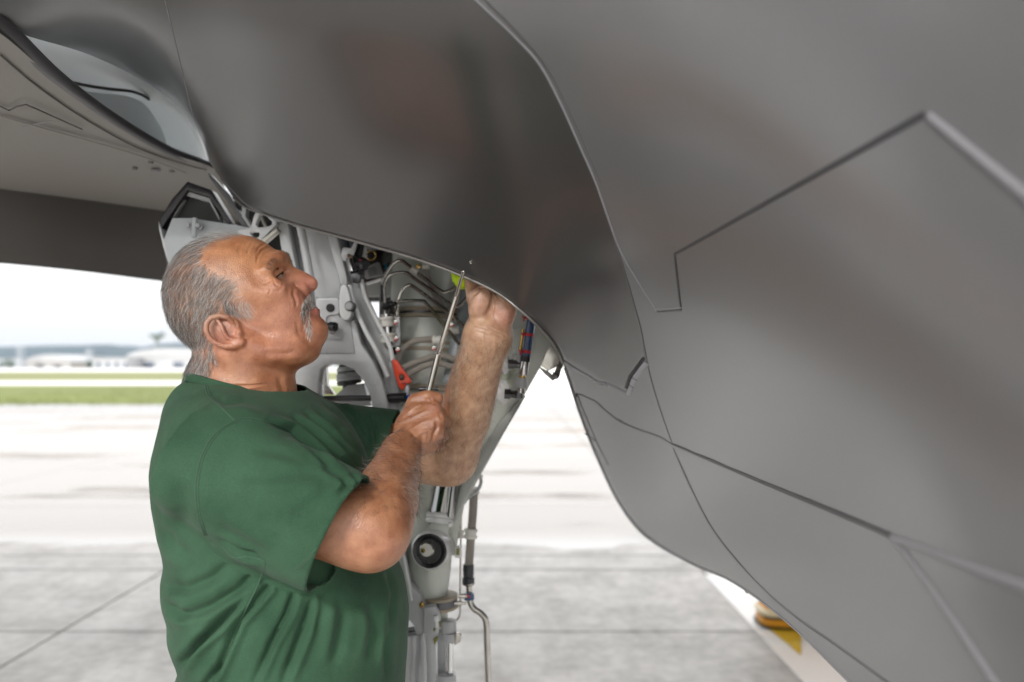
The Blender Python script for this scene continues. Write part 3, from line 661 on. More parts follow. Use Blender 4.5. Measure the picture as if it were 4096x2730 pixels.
# cross lug, ear with bushing, bolt
plate('cross_lug', [C3([(560,1185),(895,1180),(900,1400),(860,1425),(720,1440),(700,1600),(560,1600)])], 1.47, .03, M_WHT, lg, bevel=.003, round_=.006)
plate('pin_ear', [C3([(915,1000),(1000,1000),(1060,1230),(1068,1420),(1020,1500),(950,1500),(892,1420),(888,1210)])], 1.44, .026, M_WHT, lg, bevel=.0035, round_=.008)
c_ = C3P(1018, 1305, 1.44); part(MB().rev(c_+np.array([.002,.03,0]), c_+np.array([.004,-.006,0]), [(0,.0095),(.9,.0095),(1,.0085)], 26), 'pin_bushing', M_DSTEEL)
c_ = C3P(1026, 1305, 1.432); part(MB().rev(c_+np.array([0,.01,0]), c_+np.array([.001,-.004,0]), [(0,.0072),(.9,.0072),(1,.006)], 26), 'pin_core', M_GRY)
c_ = C3P(773, 1330, 1.47); part(MB().rev(c_+np.array([0,.01,0]), c_-np.array([0,.006,0]), [(0,.0078),(.8,.0078),(.95,.0066),(.951,.0035),(1.0,.0035)], 20), 'bolt_head', M_BLK)
# cast drag brace with an arch
plate('drag_brace', [BUp([(120,560),(300,600),(310,715),(390,745),(430,745),(480,930),(570,1060),(650,1230),(690,1400),(705,1560),(580,1560),(552,1350),(500,1230),(420,1130),(330,1093),(215,1093),(165,1130),(146,1220),(140,1400),(-60,1400),(-60,1100),(60,1000),(150,900),(190,820),(140,720)])], 1.475, .05, mat('cast_grey', (.48, .49, .50), .26, 0, .10, 10, coat=.25), lg, bevel=.005)
plate('brace_recess', [BUp([(240,715),(395,760),(430,1010),(60,1012),(180,900),(225,830)])], 1.472, .01, M_GRY, lg, bevel=.002)
plate('brace_channel', [BUp([(318,440),(360,470),(430,610),(530,850),(625,1020),(705,1200),(650,1240),(480,940),(385,750),(305,718)])], 1.53, .03, M_GRY, lg, bevel=.003)
plate('brace_arm', [BUp([(350,300),(480,430),(520,570),(600,740),(700,935),(728,1050),(715,1180),(690,1200),(600,1020),(480,800),(410,620),(372,480)])], 1.50, .035, mat('arm_grey', (.38, .39, .395), .3, 0, .12, 12, coat=.2), lg, bevel=.004)
arm_l = crom([BU(385,470,1.46), BU(420,600,1.46), BU(500,800,1.46), BU(600,985,1.46), BU(690,1190,1.46)], 6)
part(MB().tube(arm_l, .0045, 10), 'brace_rib', M_WHT)
arm_r = crom([BU(480,430,1.47), BU(515,570,1.47), BU(600,745,1.47), BU(700,940,1.47), BU(726,1060,1.47)], 6)
part(MB().tube(arm_r, .0042, 10), 'brace_rib', M_WHT)
plate('brace_foot', [BUp([(640,1130),(715,1060),(770,1230),(790,1400),(720,1560),(690,1560),(680,1330)])], 1.495, .05, M_GRY, lg, bevel=.004)
part(MB().rev(BU(190, 790, 1.46), BU(290, 800, 1.45), [(0,.006),(.45,.006),(.46,.0085),(.9,.0085),(.92,.004),(1,.004)], 14), 'lock_fitting', M_BLK)
part(MB().tube([BU(258,838,1.45)+.004*np.array([math.cos(a),0,math.sin(a)]) for a in np.linspace(0,6.2,14)], .0007, 5), 'lock_wire', M_STEEL)
text_mesh('cast_lettering', '2WSH62003', .006, BU(190, 895, 1.466), (1,0,0), (0,0,1), M_GRY, lg, .0006)
# cushion stack under the arch
for k, (v_, r_, m_) in enumerate(((1100,.016,M_BLK),(1128,.020,M_GRY),(1152,.0185,M_BLK),(1175,.021,M_GRY),(1203,.0205,M_GRY),(1228,.0195,M_BLK))):
    ring = [BU(388, v_, 1.60)+np.array([r_*math.cos(a), r_*math.sin(a), .003*math.cos(a)]) for a in np.linspace(0, 2*math.pi, 26)]
    part(MB().tube(ring, .0058, 10), 'cushion_ring', m_)
part(MB().rev(BU(388,1060,1.60), BU(388,1330,1.60), [(0,.014),(1,.014)], 18), 'cushion_core', M_BLK)
plate('cushion_mount', [BUp([(280,1330),(370,1255),(500,1240),(520,1330),(560,1420),(280,1420)])], 1.58, .06, M_GRY, lg, bevel=.003)
plate('door_link', [BUp([(130,1330),(150,1180),(205,1100),(215,1250),(270,1330)])], 1.62, .02, M_STEEL, lg)
# lower shaft with sleeve and blue tip
part(MB().rev(BU(180,1362,1.53), BU(800,1356,1.53), [(0,.0062),(1,.0062)], 18), 'shaft', M_DSTEEL)
part(MB().rev(BU(700,1357,1.49), BU(842,1352,1.47), [(0,.0090),(.85,.0090),(.86,.0098),(1,.0098)], 22), 'shaft_sleeve', mat('sleeve', (.045,.042,.045), .35, .6, .15, 50))
part(MB().rev(BU(838,1351,1.47), BU(880,1344,1.46), [(0,.0038),(.9,.0038),(1,.003)], 16), 'blue_plug', mat('blue_plug', (.005,.11,.45), .25, .3, .05, 20))
text_mesh('printed_text', 'LOCK', .003, BU(735,1375,1.475)+tow*.001, (0,0,1), (-1,0,0), M_GRY, lg) if False else None
plate('shaft_lug', [BUp([(812,1235),(838,1232),(858,1290),(842,1390),(820,1390),(815,1310)])], 1.468, .012, mat('lug_metal', (.34,.35,.37), .3, .7, .1, 40), lg, bevel=.001)
# main cylinder
A0, A1 = BU(1050, 60, 1.66), BU(975, 1700, 1.60)
part(MB().rev(A0, A1, [(0,.084),(.55,.080),(1,.064)], 48), 'main_cylinder', M_GRN, label='pale green-grey main gear cylinder')
def ring_at(t, r, h, m, name, bulge=.0):
    c = A0+(A1-A0)*t; a = (A1-A0)/np.linalg.norm(A1-A0)
    part(MB().rev(c-a*h/2, c+a*h/2, [(0,r),(.15,r+bulge),(.85,r+bulge),(1,r)], 48), name, m)
for t in (.425, .575):
    ring_at(t, .0832-.006*(t-.42)/.15, .013, M_DSTEEL, 'band_clamp'); ring_at(t-.015, .0836-.006*(t-.42)/.15, .009, M_BEI, 'band_rubber', .0025); ring_at(t+.015, .0836-.006*(t-.42)/.15, .009, M_BEI, 'band_rubber', .0025)
part(MB().tube([BU(1345,440,1.56), BU(1300,700,1.55), BU(1240,950,1.53), BU(1180,1250,1.52)], .0165, 18, smooth=5), 'conduit', mat('conduit_grey', (.26,.29,.31), .35, 0, .08, 10))
ring_at(.765, .077, .012, M_BEI, 'band_rubber', .002)
# hydraulic lines
def line(pts, d, r, m, name='hydraulic_line', k=7):
    pp = [BU(u, v, d+(q[0] if q else 0)) for u, v, *q in pts]; return part(MB().tube(pp, r, 10, smooth=k), name, m)
line([(640,700),(643,530),(650,430),(690,362),(740,295),(795,280),(860,325),(1090,508),(1150,523),(1208,492),(1240,430)], 1.515, .0034, M_STEEL)
line([(660,700),(662,560),(668,450),(712,388),(830,374),(900,420),(1150,602),(1210,640),(1262,622),(1310,570)], 1.505, .0034, M_STEEL)
line([(760,720),(766,640),(776,580),(806,508),(850,473),(905,494),(1180,700),(1290,810)], 1.50, .0034, M_STEEL)
line([(690,640),(725,618),(765,600),(950,595),(1010,640),(1250,935)], 1.49, .0034, M_STEEL)
line([(985,330),(1012,430),(1062,560),(1160,690)], 1.53, .0050, M_BRD, 'braided_hose')
line([(765,1090),(775,1030),(805,975),(880,918),(960,900),(1050,893)], 1.495, .0058, M_BRD, 'braided_hose')
line([(770,1160),(850,1100),(960,1058),(1100,1022),(1210,1052)], 1.49, .0060, M_BRD, 'braided_hose')
line([(800,1220),(870,1160),(970,1108),(1080,1083),(1190,1112)], 1.485, .0058, M_BRD, 'braided_hose')
def clampring(u0, v0, u1, v1, d, r, m=M_RUB):
    a, b_ = BU(u0, v0, d), BU(u1, v1, d)
    part(MB().rev(a, b_, [(0,r),(.1,r*1.12),(.3,r*1.12),(.32,r*.96),(.68,r*.96),(.7,r*1.12),(.9,r*1.12),(1,r)], 22), 'line_clamp', m)
clampring(872,340,922,372,1.51,.0058); clampring(960,320,1015,322,1.51,.0058); clampring(1040,905,1110,905,1.49,.0085); clampring(1178,830,1245,820,1.50,.0072)
c_ = BU(930, 318, 1.50); part(MB().rev(c_+np.array([0,.01,0]), c_-np.array([0,.006,0]), [(0,.0045),(.6,.0045),(.62,.0028),(1,.0026)], 12), 'clamp_bolt', M_BRASS)
# manifold and accumulator
plate('manifold', [BUp([(618,575),(700,575),(715,640),(700,720),(712,800),(620,800)])], 1.52, .05, M_DSTEEL, lg, bevel=.003)
part(MB().rev(BU(660,640,1.49), BU(748,612,1.48), [(0,.0068),(.5,.0068),(.52,.0055),(.8,.0055),(.82,.004),(1,.004)], 16), 'elbow_fitting', M_BLK)
part(MB().rev(BU(652,470,1.51), BU(655,600,1.51), [(0,.0048),(.5,.0048),(.55,.006),(1,.006)], 14), 'union_nut', M_BLK)
part(MB().rev(BU(672,700,1.485), BU(695,925,1.485), [(0,.0115),(1,.0115)], 26), 'accumulator', M_CHROME)
part(MB().rev(BU(695,925,1.485), BU(702,985,1.485), [(0,.0075),(.5,.006),(.6,.0035),(1,.003)], 16), 'accumulator_tip', M_STEEL)
clampring(672,722,680,800,1.485,.0142); clampring(688,850,696,922,1.485,.0142)
plate('clamp_plate', [BUp([(735,712),(780,712),(785,940),(765,952),(730,952),(722,860)])], 1.50, .01, M_WHT, lg, bevel=.001, round_=.004)
for (u_, v_) in ((748,762),(752,888),(765,975),(1050,965),(1190,780)):
    c_ = BU(u_, v_, 1.478); part(MB().rev(c_+np.array([0,.01,0]), c_-np.array([0,.004,0]), [(0,.0042),(.6,.0042),(.62,.0025),(1,.0025)], 8), 'clamp_bolt', M_STEEL)
    part(MB().tube([BU(u_-14, v_+16, 1.472), BU(u_+16, v_+5, 1.472)], .0012, 6), 'torque_stripe', M_RED)
part(MB().rev(BU(850,1287,1.49), BU(1085,1285,1.49), [(0,.0015),(.34,.0015),(.35,.0048),(.72,.0048),(.73,.003),(.9,.003),(.91,.004),(1,.004)], 14), 'small_actuator', M_DSTEEL)
plate('seat_block', [BUp([(620,940),(770,960),(740,1020),(640,1010)])], 1.55, .03, M_BLK, lg, bevel=.002)
# upper hose, clamp, fittings at the arm's head
part(MB().tube([C3P(955,300,1.475), C3P(985,420,1.47), C3P(1005,505,1.465)], .0062, 14, smooth=5), 'black_hose', M_BRDK)
plate('hose_clamp', [C3([(935,500),(960,480),(1060,495),(1110,400),(1140,410),(1120,520),(1090,600),(1010,600),(1005,670),(950,675),(920,590)])], 1.46, .022, M_WHT, lg, bevel=.002)
c_ = C3P(1045, 610, 1.455); part(MB().rev(C3P(1012,610,1.452), C3P(1082,608,1.452), [(0,.0042),(.55,.0042),(.58,.0026),(.95,.0026),(1,.001)], 8), 'clamp_nut', mat('nut_metal', (.52,.45,.36), .3, .9, .1, 40))
part(MB().rev(C3P(1050,640,1.46), C3P(1095,830,1.455), [(0,.0086),(.9,.0086),(.92,.0095),(1,.0095)], 22), 'steel_union', M_CHROME)
plate('steel_block', [C3([(1050,850),(1140,830),(1200,870),(1175,965),(1080,970)])], 1.455, .022, M_DSTEEL, lg, bevel=.0015)
part(MB().rev(C3P(1130,690,1.47), C3P(1270,740,1.46), [(0,.011),(.4,.0125),(.8,.0125),(1,.010)], 8), 'hex_fitting', M_DSTEEL)
plate('hose_clamp', [C3([(1140,430),(1215,420),(1265,500),(1260,690),(1200,640),(1140,630)])], 1.49, .02, M_WHT, lg, bevel=.003, round_=.006)
part(MB().rev(C3P(1190,400,1.48), C3P(1140,640,1.47), [(0,.009),(1,.009)], 16), 'black_tube', M_BLK)
part(MB().tube([C3P(1175,670,1.445), C3P(1200,655,1.445)], .0012, 6), 'torque_stripe', M_RED)
# avionics box with its label and brass ring
plate('control_box', [BUp([(520,190),(655,195),(640,290),(672,400),(500,455),(485,300)])], 1.66, .05, mat('box_maroon', (.018,.012,.014), .3, 0, .2, 20), lg, bevel=.003)
plate('box_label', [BUp([(505,335),(605,292),(622,295),(650,385),(640,398),(525,425),(508,415)])], 1.656, .006, mat('label_grey', (.38,.38,.38), .5), lg, bevel=.0006)
for k in range(4):
    part(MB().tube([BU(530+k*4,350+k*17,1.652), BU(590+k*5,330+k*17,1.652)], .0011, 5), 'label_print', M_INK)
c_ = BU(558, 238, 1.65); rg = [c_+.0093*np.array([math.cos(a), 0, math.sin(a)]) for a in np.linspace(0, 2*math.pi, 30)]
part(MB().tube(rg, .0016, 8), 'brass_ring', M_BRASS); part(MB().rev(c_+np.array([0,.02,0]), c_, [(0,.009),(1,.009)], 20), 'lens', M_BLK)
part(MB().rev(BU(650,345,1.64), BU(740,320,1.64), [(0,.008),(.4,.008),(.42,.0095),(1,.0095)], 16), 'connector', M_BLK)
part(MB().rev(BU(672,338,1.637), BU(690,334,1.637), [(0,.0099),(1,.0099)], 16), 'connector_ring', mat('teal_ring', (.01,.14,.25), .3))
# wide side stay on the right
plate('side_stay', [[(500,300),(530,298),(577,352),(562,360),(549,358),(541,366),(524,396),(497,446),(464,505),(459,530),(455,556),(446,556),(447,520),(455,470),(470,440),(490,400),(498,350)]], 1.56, .04, M_GRN, lg, bevel=.003)
plate('stay_edge', [AUp([(1560,380),(1762,150),(1768,170),(1300,960),(1285,1000),(1215,1160),(1208,1100),(1270,800)])], 1.545, .012, mat('stay_grey', (.40,.42,.40), .3, 0, .04, 8), lg, bevel=.003)
plate('stay_recess', [[(506,330),(523,327),(536,345),(520,372),(506,376)]], 1.557, .006, mat('stay_light', (.58,.60,.55), .35), lg, bevel=.002, round_=.008)
# polished piston, collar and lamp-like boss
part(MB().rev(AU(1185,640,1.55), AU(1105,1110,1.54), [(0,.0225),(1,.0225)], 36), 'chrome_piston', mat('piston_chrome', (.33,.33,.33), .12, 1, .06, 12))
part(MB().rev(AU(1230,640,1.53), AU(1170,1110,1.525), [(0,.0085),(1,.0085)], 24), 'chrome_piston', MATS['piston_chrome'])
part(MB().rev(AU(1100,1085,1.54), AU(1090,1165,1.535), [(0,.025),(.2,.0275),(.45,.0275),(.5,.025),(.6,.0275),(.85,.0275),(1,.024)], 36), 'piston_collar', M_WHT)
part(MB().rev(AU(1170,1175,1.50)+np.array([0,.01,0]), AU(1180,1178,1.50), [(0,.004),(1,.0036)], 12), 'collar_bolt', M_WHT)
plate('boss_neck', [AUp([(1035,1150),(1170,1170),(1160,1230),(1200,1330),(1220,1400),(1000,1560),(880,1380),(920,1270),(1010,1200)])], 1.535, .05, M_GRN, lg, bevel=.004)
c_ = AU(1026,1370,1.52); f_ = np.array([-.12, -1, .02]); f_ /= np.linalg.norm(f_)
part(MB().rev(c_-f_*.03, c_+f_*.012, [(0,.037),(.85,.037),(1,.0345)], 44), 'boss_housing', M_WHT)
part(MB().rev(c_-f_*.01, c_+f_*.014, [(0,.0335),(.9,.0335),(.98,.0315),(1.0,.030),(.93,.0275),(.93,.001)], 44), 'boss_ring', mat('boss_black', (.028,.028,.03), .28, .3, .1, 30))
part(MB().rev(c_+f_*.004, c_+f_*.0165, [(0,.0235),(.8,.0235),(1,.022)], 40), 'boss_face', mat('boss_grey', (.06,.06,.062), .35, .2, .15, 60))
c2 = AU(996,1367,1.505)
part(MB().rev(c2-f_*.01, c2+f_*.006, [(0,.0142),(.85,.0142),(1,.0125)], 28), 'hub_ring', M_STEEL); part(MB().rev(c2, c2+f_*.0068, [(0,.0122),(1,.0122)], 28), 'hub_cap', M_RUB)
part(MB().rev(c2+f_*.005+np.array([-.006,0,-.001]), c2+f_*.011+np.array([-.006,0,-.001]), [(0,.0042),(.6,.0042),(.62,.0025),(1,.0025)], 10), 'hub_valve', M_BRASS)
for k in range(6):
    a = k*math.pi/3+.35; dr_ = np.array([math.cos(a), 0, math.sin(a)]); part(MB().tube([c_+f_*.0165+dr_*.0165, c_+f_*.0165+dr_*.0225], .0013, 6), 'boss_spoke', M_BLK)
for k in range(9):
    a = math.radians(150+k*26); dr_ = np.array([math.cos(a), 0, math.sin(a)])
    text_mesh('hub_lettering', '13907-01A'[k], .0032, c2+f_*.0072+dr_*.0092, (-math.sin(a)*-1, 0, math.cos(a)*-1), (math.cos(a), 0, math.sin(a)), M_INK, lg)
for k in range(4):
    a = math.radians(-60+k*13); dr_ = np.array([math.cos(a), 0, math.sin(a)])
    text_mesh('boss_lettering', 'ASSY'[k], .0042, c_+f_*.0135+dr_*.0345, (-math.sin(a), 0, math.cos(a)), (-math.cos(a), 0, -math.sin(a)), M_INK, lg)
part(MB().box(AU(1240,1385,1.53), (.012,.02,.02)), 'boss_latch', M_WHT, bevel=.002); part(MB().box(AU(1238,1385,1.518), (.006,.004,.012)), 'latch_window', mat('olive', (.18,.17,.03), .4))
# lower leg
part(MB().rev(LU(385,-290,1.60), LU(425,1130,1.58), [(0,.062),(.3,.056),(.45,.044),(.58,.047),(.7,.043),(.84,.0345),(.88,.034),(1,.033)], 44), 'lower_leg', M_GRN)
plate('leg_web', [LUp([(150,560),(205,540),(250,760),(262,830),(345,905),(380,1000),(372,1200),(310,1210),(290,1140),(260,1105),(150,1080),(140,900)])], 1.525, .045, M_GRY, lg, bevel=.005)
plate('leg_web_rim', [LUp([(195,550),(215,540),(262,800),(285,950),(268,955)])], 1.518, .012, M_WHT, lg, bevel=.0015)
c_ = LU(352, 985, 1.515); part(MB().rev(c_+np.array([0,.01,0]), c_-np.array([0,.006,0]), [(0,.005),(.6,.005),(.62,.003),(1,.003)], 8), 'leg_bolt', M_BRASS)
a0, a1 = LU(480,905,1.575), LU(484,1005,1.575); leg_ax = (a1-a0)/np.linalg.norm(a1-a0)
part(MB().rev(a0+leg_ax*.005, a1-leg_ax*.005, [(0,.0368),(1,.0368)], 44), 'band_clamp', M_DSTEEL)
part(MB().rev(a0, a0+leg_ax*.0065, [(0,.0368),(.2,.0385),(.8,.0385),(1,.0368)], 44), 'band_rubber', M_BEI); part(MB().rev(a1-leg_ax*.0065, a1, [(0,.0368),(.2,.0385),(.8,.0385),(1,.0368)], 44), 'band_rubber', M_BEI)
plate('torque_link', [LUp([(368,1000),(450,995),(482,1050),(490,1120),(455,1330),(462,1700),(395,1700),(385,1330),(368,1150)])], 1.49, .024, M_GRY, lg, bevel=.004)
part(MB().rev(LU(462,1060,1.485), LU(466,1150,1.485), [(0,.0035),(.1,.0048),(.5,.0048),(.55,.003),(1,.003)], 10), 'link_bolt', M_WHT)
plate('safety_tape', [LUp([(440,1165),(455,1160),(455,1182),(440,1180)])], 1.486, .004, MATS['olive'], lg, bevel=.0003); plate('safety_tape', [LUp([(443,1245),(475,1215),(478,1235),(448,1285)])], 1.486, .004, MATS['olive'], lg, bevel=.0003); plate('safety_tape', [LUp([(485,1110),(497,1105),(495,1150),(486,1155)])], 1.486, .004, MATS['olive'], lg, bevel=.0003)
part(MB().rev(LU(235,1160,1.60), LU(235,1720,1.60), [(0,.039),(.02,.042),(1,.042)], 44), 'oleo_cylinder', mat('oleo_grey', (.34,.35,.36), .12, 0, .04, 8, coat=.6))
part(MB().rev(LU(235,1105,1.60), LU(235,1165,1.60), [(0,.037),(.5,.037),(.55,.0405),(1,.0405)], 44), 'oleo_seal', M_DSTEEL)
part(MB().rev(LU(555,1095,1.55), LU(558,1190,1.55), [(0,.015),(.9,.015),(1,.013)], 26), 'piston_bracket', M_GRY)
part(MB().rev(LU(567,1190,1.545), LU(567,1255,1.545), [(0,.0135),(1,.0135)], 26), 'piston_bracket', M_GRY)
plate('piston_lug', [LUp([(590,1200),(640,1200),(652,1215),(645,1262),(600,1290)])], 1.535, .02, M_STEEL, lg, bevel=.002)
part(MB().rev(LU(563,1250,1.545), LU(563,1520,1.545), [(0,.0072),(1,.0072)], 22), 'thin_piston', M_CHROME)
part(MB().rev(LU(540,1500,1.545), LU(540,1760,1.545), [(0,.0185),(1,.0185)], 26), 'piston_barrel', M_GRY)
plate('leg_lug', [LUp([(470,1180),(530,1180),(530,1500),(470,1500)])], 1.56, .02, M_GRY, lg, bevel=.002)
# brake hose and pipe at the right of the leg
ll = lambda pts, d, r, m, name, k=7: part(MB().tube([LU(u, v, d) for u, v in pts], r, 12, smooth=k), name, m)
ll([(748,110),(738,300),(722,500),(708,690)], 1.62, .0086, M_BRD, 'braided_hose')
part(MB().rev(LU(706,675,1.62), LU(705,830,1.62), [(0,.0112),(.5,.0112),(.52,.0104),(.62,.0104),(.64,.0125),(.95,.0125),(1,.011)], 20), 'hose_end', mat('hose_end_blue', (.03,.033,.042), .45))
part(MB().rev(LU(708,815,1.62), LU(712,895,1.62), [(0,.0128),(.1,.0128),(.12,.0065),(1,.0065)], 18), 'hose_nipple', M_STEEL)
ll([(712,880),(715,950),(745,1005),(800,1045),(838,1105),(845,1250),(852,1450),(862,1700)], 1.62, .0067, M_STEEL, 'brake_pipe')
ll([(652,250),(648,500),(643,910),(640,1055),(600,1112)], 1.60, .0020, M_STEEL, 'thin_pipe', 5)
ll([(795,10),(800,60),(770,120),(700,175),(670,215)], 1.60, .0034, M_GRY, 'thin_hose')
def lclamp(u0, v0, u1, v1, d, r, m=M_RUB):
    part(MB().rev(LU(u0,v0,d), LU(u1,v1,d), [(0,r),(.1,r*1.1),(.3,r*1.1),(.32,r*.93),(.68,r*.93),(.7,r*1.1),(.9,r*1.1),(1,r)], 20), 'line_clamp', m)
lclamp(724,405,720,478,1.615,.0125); lclamp(650,420,650,475,1.60,.0055); lclamp(745,90,742,140,1.61,.0115); lclamp(790,0,792,22,1.60,.006)
part(MB().box(LU(712,918,1.61), (.020,.016,.013)), 'pipe_clamp', mat('blue_clamp', (.05,.09,.18), .35, .3), bevel=.002)
part(MB().rev(LU(600,970,1.56), LU(690,968,1.56), [(0,.004),(.3,.004),(.32,.006),(.6,.006),(.62,.003),(1,.003)], 10), 'band_screw', M_STEEL)
part(MB().rev(LU(620,915,1.56), LU(700,915,1.56), [(0,.003),(.3,.003),(.32,.005),(.8,.005),(.82,.003),(1,.003)], 10), 'band_screw', M_STEEL)
part(MB().tube([LU(695,905,1.55), LU(715,925,1.55)], .0018, 6), 'torque_stripe', M_RED)
# fittings on the stay
def rr(u0, v0, u1, v1, d, prof, m, name, n=20): return part(MB().rev(RU(u0,v0,d), RU(u1,v1,d), prof, n), name, m)
part(MB().tube([RU(255,90,1.47), RU(243,170,1.47), RU(225,300,1.47), RU(203,450,1.47)], .0084, 18, smooth=6), 'blue_hose', mat('hose_blue', (.045,.085,.19), .25, 0, .2, 30, coat=.4))
for (u_, v_) in ((232,140),(225,272),(206,405)):
    a_ = RU(u_, v_, 1.47); axh = RU(203,450,1.47)-RU(243,170,1.47); axh /= np.linalg.norm(axh)
    part(MB().rev(a_-axh*.0028, a_+axh*.0028, [(0,.0087),(.2,.0096),(.8,.0096),(1,.0087)], 20), 'red_tie', M_RED)
    part(MB().tube([RU(u_-30,v_-2,1.46), RU(u_-44,v_+4,1.458), RU(u_-58,v_-16,1.458)], .0016, 6).tube([RU(u_-40,v_,1.46), RU(u_-48,v_+26,1.458)], .0013, 6), 'tie_knot', M_RED)
rr(203,440,196,485,1.47, [(0,.0092),(1,.0092)], M_BLK, 'hose_sleeve')
rr(196,480,180,592,1.47, [(0,.0085),(.9,.0085),(1,.007)], M_CHROME, 'clear_fitting'); rr(180,585,172,622,1.47, [(0,.0055),(.5,.0065),(1,.0055)], M_BRASS, 'brass_union')
rr(172,612,164,690,1.47, [(0,.0105),(.35,.0108),(.36,.0122),(.9,.0122),(1,.0105)], M_GRY, 'hose_coupling'); rr(164,688,160,730,1.47, [(0,.0075),(.9,.0088),(1,.0088)], M_STEEL, 'elbow_neck')
part(MB().box(RU(150,742,1.47), (.014,.016,.015)), 'elbow', M_DSTEEL, bevel=.003)
rr(35,735,140,742,1.475, [(0,.0105),(.45,.0105),(.47,.0078),(1,.0078)], M_DSTEEL, 'elbow_nut', 6)
rr(62,503,160,500,1.485, [(0,.0085),(.45,.0085),(.47,.0075),(1,.0075)], M_DSTEEL, 'tee_nut', 8); rr(158,395,148,520,1.485, [(0,.0085),(.35,.0085),(.37,.0066),(1,.0066)], M_GRY, 'tee_coupling')
rr(182,230,160,400,1.495, [(0,.003),(.8,.003),(.82,.004),(1,.004)], M_BRASS, 'thin_line')
def foam(u, v, s):
    V = []; F_ = []; n = 14
    for i in range(9):
        for k in range(n):
            th = math.pi*(i+.001)/8.002; a = 2*math.pi*k/n; q = 1+.14*math.sin(3*a+i*1.3)+.08*math.sin(5*th+a)
            V.append(RU(u, v, 1.50)+s*q*np.array([1.0*math.sin(th)*math.cos(a), .5*math.sin(th)*math.sin(a), 1.15*math.cos(th)]))
    for i in range(8):
        for k in range(n): F_.append((i*n+k, i*n+(k+1) % n, (i+1)*n+(k+1) % n, (i+1)*n+k))
    meshobj('foam_wrap', V, F_, mat('foam_white', (.68,.68,.68), .6, 0, .05, 30), lg)
foam(32, 500, .0145); foam(18, 722, .0175)
plate('inspection_card', [[(503,367),(515,366),(512,387),(501,389)]], 1.545, .002, mat('card', (.46,.49,.38), .5), lg, bevel=.0002)
text_mesh('card_print', 'O INSP', .0062, RU(58,632,1.538), (.45,0,.9), (-.9,0,.45), M_INK, lg); text_mesh('card_print', '7004', .0062, RU(75,632,1.538), (.45,0,.9), (-.9,0,.45), M_INK, lg)
text_mesh('card_print', 'CZ3', .007, RU(105,470,1.535), (.3,0,.95), (-.95,0,.3), M_INK, lg)
# silver angle bracket where the belly meets the bay
plate('angle_bracket', [[(541,364.5),(545,354),(552,342.5),(557,346),(565,357),(558,366),(548,371)]], 1.40, .015, mat('bare_metal', (.52,.50,.46), .3, .7, .15, 50), bay, bevel=.002)
plate('angle_bracket', [[(539,367),(548,371),(556,378),(553,381),(545,374)]], 1.41, .012, M_EDGE, bay, bevel=.001)
# wheel under the frame, the leg stands on it
wc = np.array([LU(235,1700,1.60)[0], 1.60, .33])
part(MB().rev((wc[0], 1.60, .33), LU(235,1700,1.60), [(0,.038),(1,.038)], 24), 'axle_leg', M_CHROME)
prof = [(0,.13),(.05,.20),(.12,.29),(.25,.325),(.5,.33),(.75,.325),(.88,.29),(.95,.20),(1,.13)]
part(MB().rev(wc+np.array([-.11,0,0]), wc+np.array([.11,0,0]), prof, 48), 'wheel', mat('tyre', (.02,.02,.02), .75, 0, .15, 20))
part(MB().rev(wc+np.array([-.115,0,0]), wc+np.array([.115,0,0]), [(0,.05),(.03,.13),(.97,.13),(1,.05)], 32), 'wheel_rim', M_WHT)
# small bracket hanging under the belly
MB().box(P(747.5,589.5,1.50), (.007,.012,.012)).build('drain_stub', mat('stub_brown', (.12,.08,.05), .5), jet, bevel=.001)

# ------------------------------------------------------------------ loose things about the gear
lk = tag(empty('safety_lock'), 'bright red metal locking flag clipped to the grey gear shaft', 'lock')
plate('flag', [BUp([(722,1048),(762,1062),(800,1120),(868,1212),(872,1236),(835,1246),(806,1298),(775,1272),(742,1180),(728,1110)]), BUp([(795,1170),(812,1180),(812,1205),(800,1215),(786,1206),(782,1182)])], 1.462, .007, M_ORG, lk, bevel=.0012, round_=.003)
c_ = BU(797,1193,1.46); MB().tube([c_+.0042*np.array([.8*math.cos(a), 0, 1.2*math.sin(a)]) for a in np.linspace(0,2*math.pi,18)], .0011, 6).build('eyelet', mat('eyelet', (.10,.06,.04), .4, .6), lk)
MB().tube(crom([BU(800,1238,1.455), BU(850,1246,1.455), BU(880,1232,1.457), BU(876,1205,1.46), BU(862,1200,1.463)], 5), .0009, 6).build('ring', M_DSTEEL, lk)
cl = tag(empty('plug_cover'), 'neon yellow cap on a port behind the raised hand', 'cap')
n_ = P(462,281,1.36); nf = np.array([-.2,-1,-.25]); nf /= np.linalg.norm(nf)
MB().rev(n_-nf*.02, n_+nf*.010, [(0,.0135),(.3,.0150),(.6,.0150),(.75,.0135),(.92,.0105),(1.0,.0060),(1.02,.001)], 14).build('cap', mat('neon', (.62,.88,.0), .45, 0, .06, 40, bump=.2, bscale=90), cl)
plate('tab', [[(450.5,271),(466,276.5),(479,282),(475,288),(462,287),(452.5,281.5)]], 1.362, .004, MATS['neon'], cl, bevel=.001)

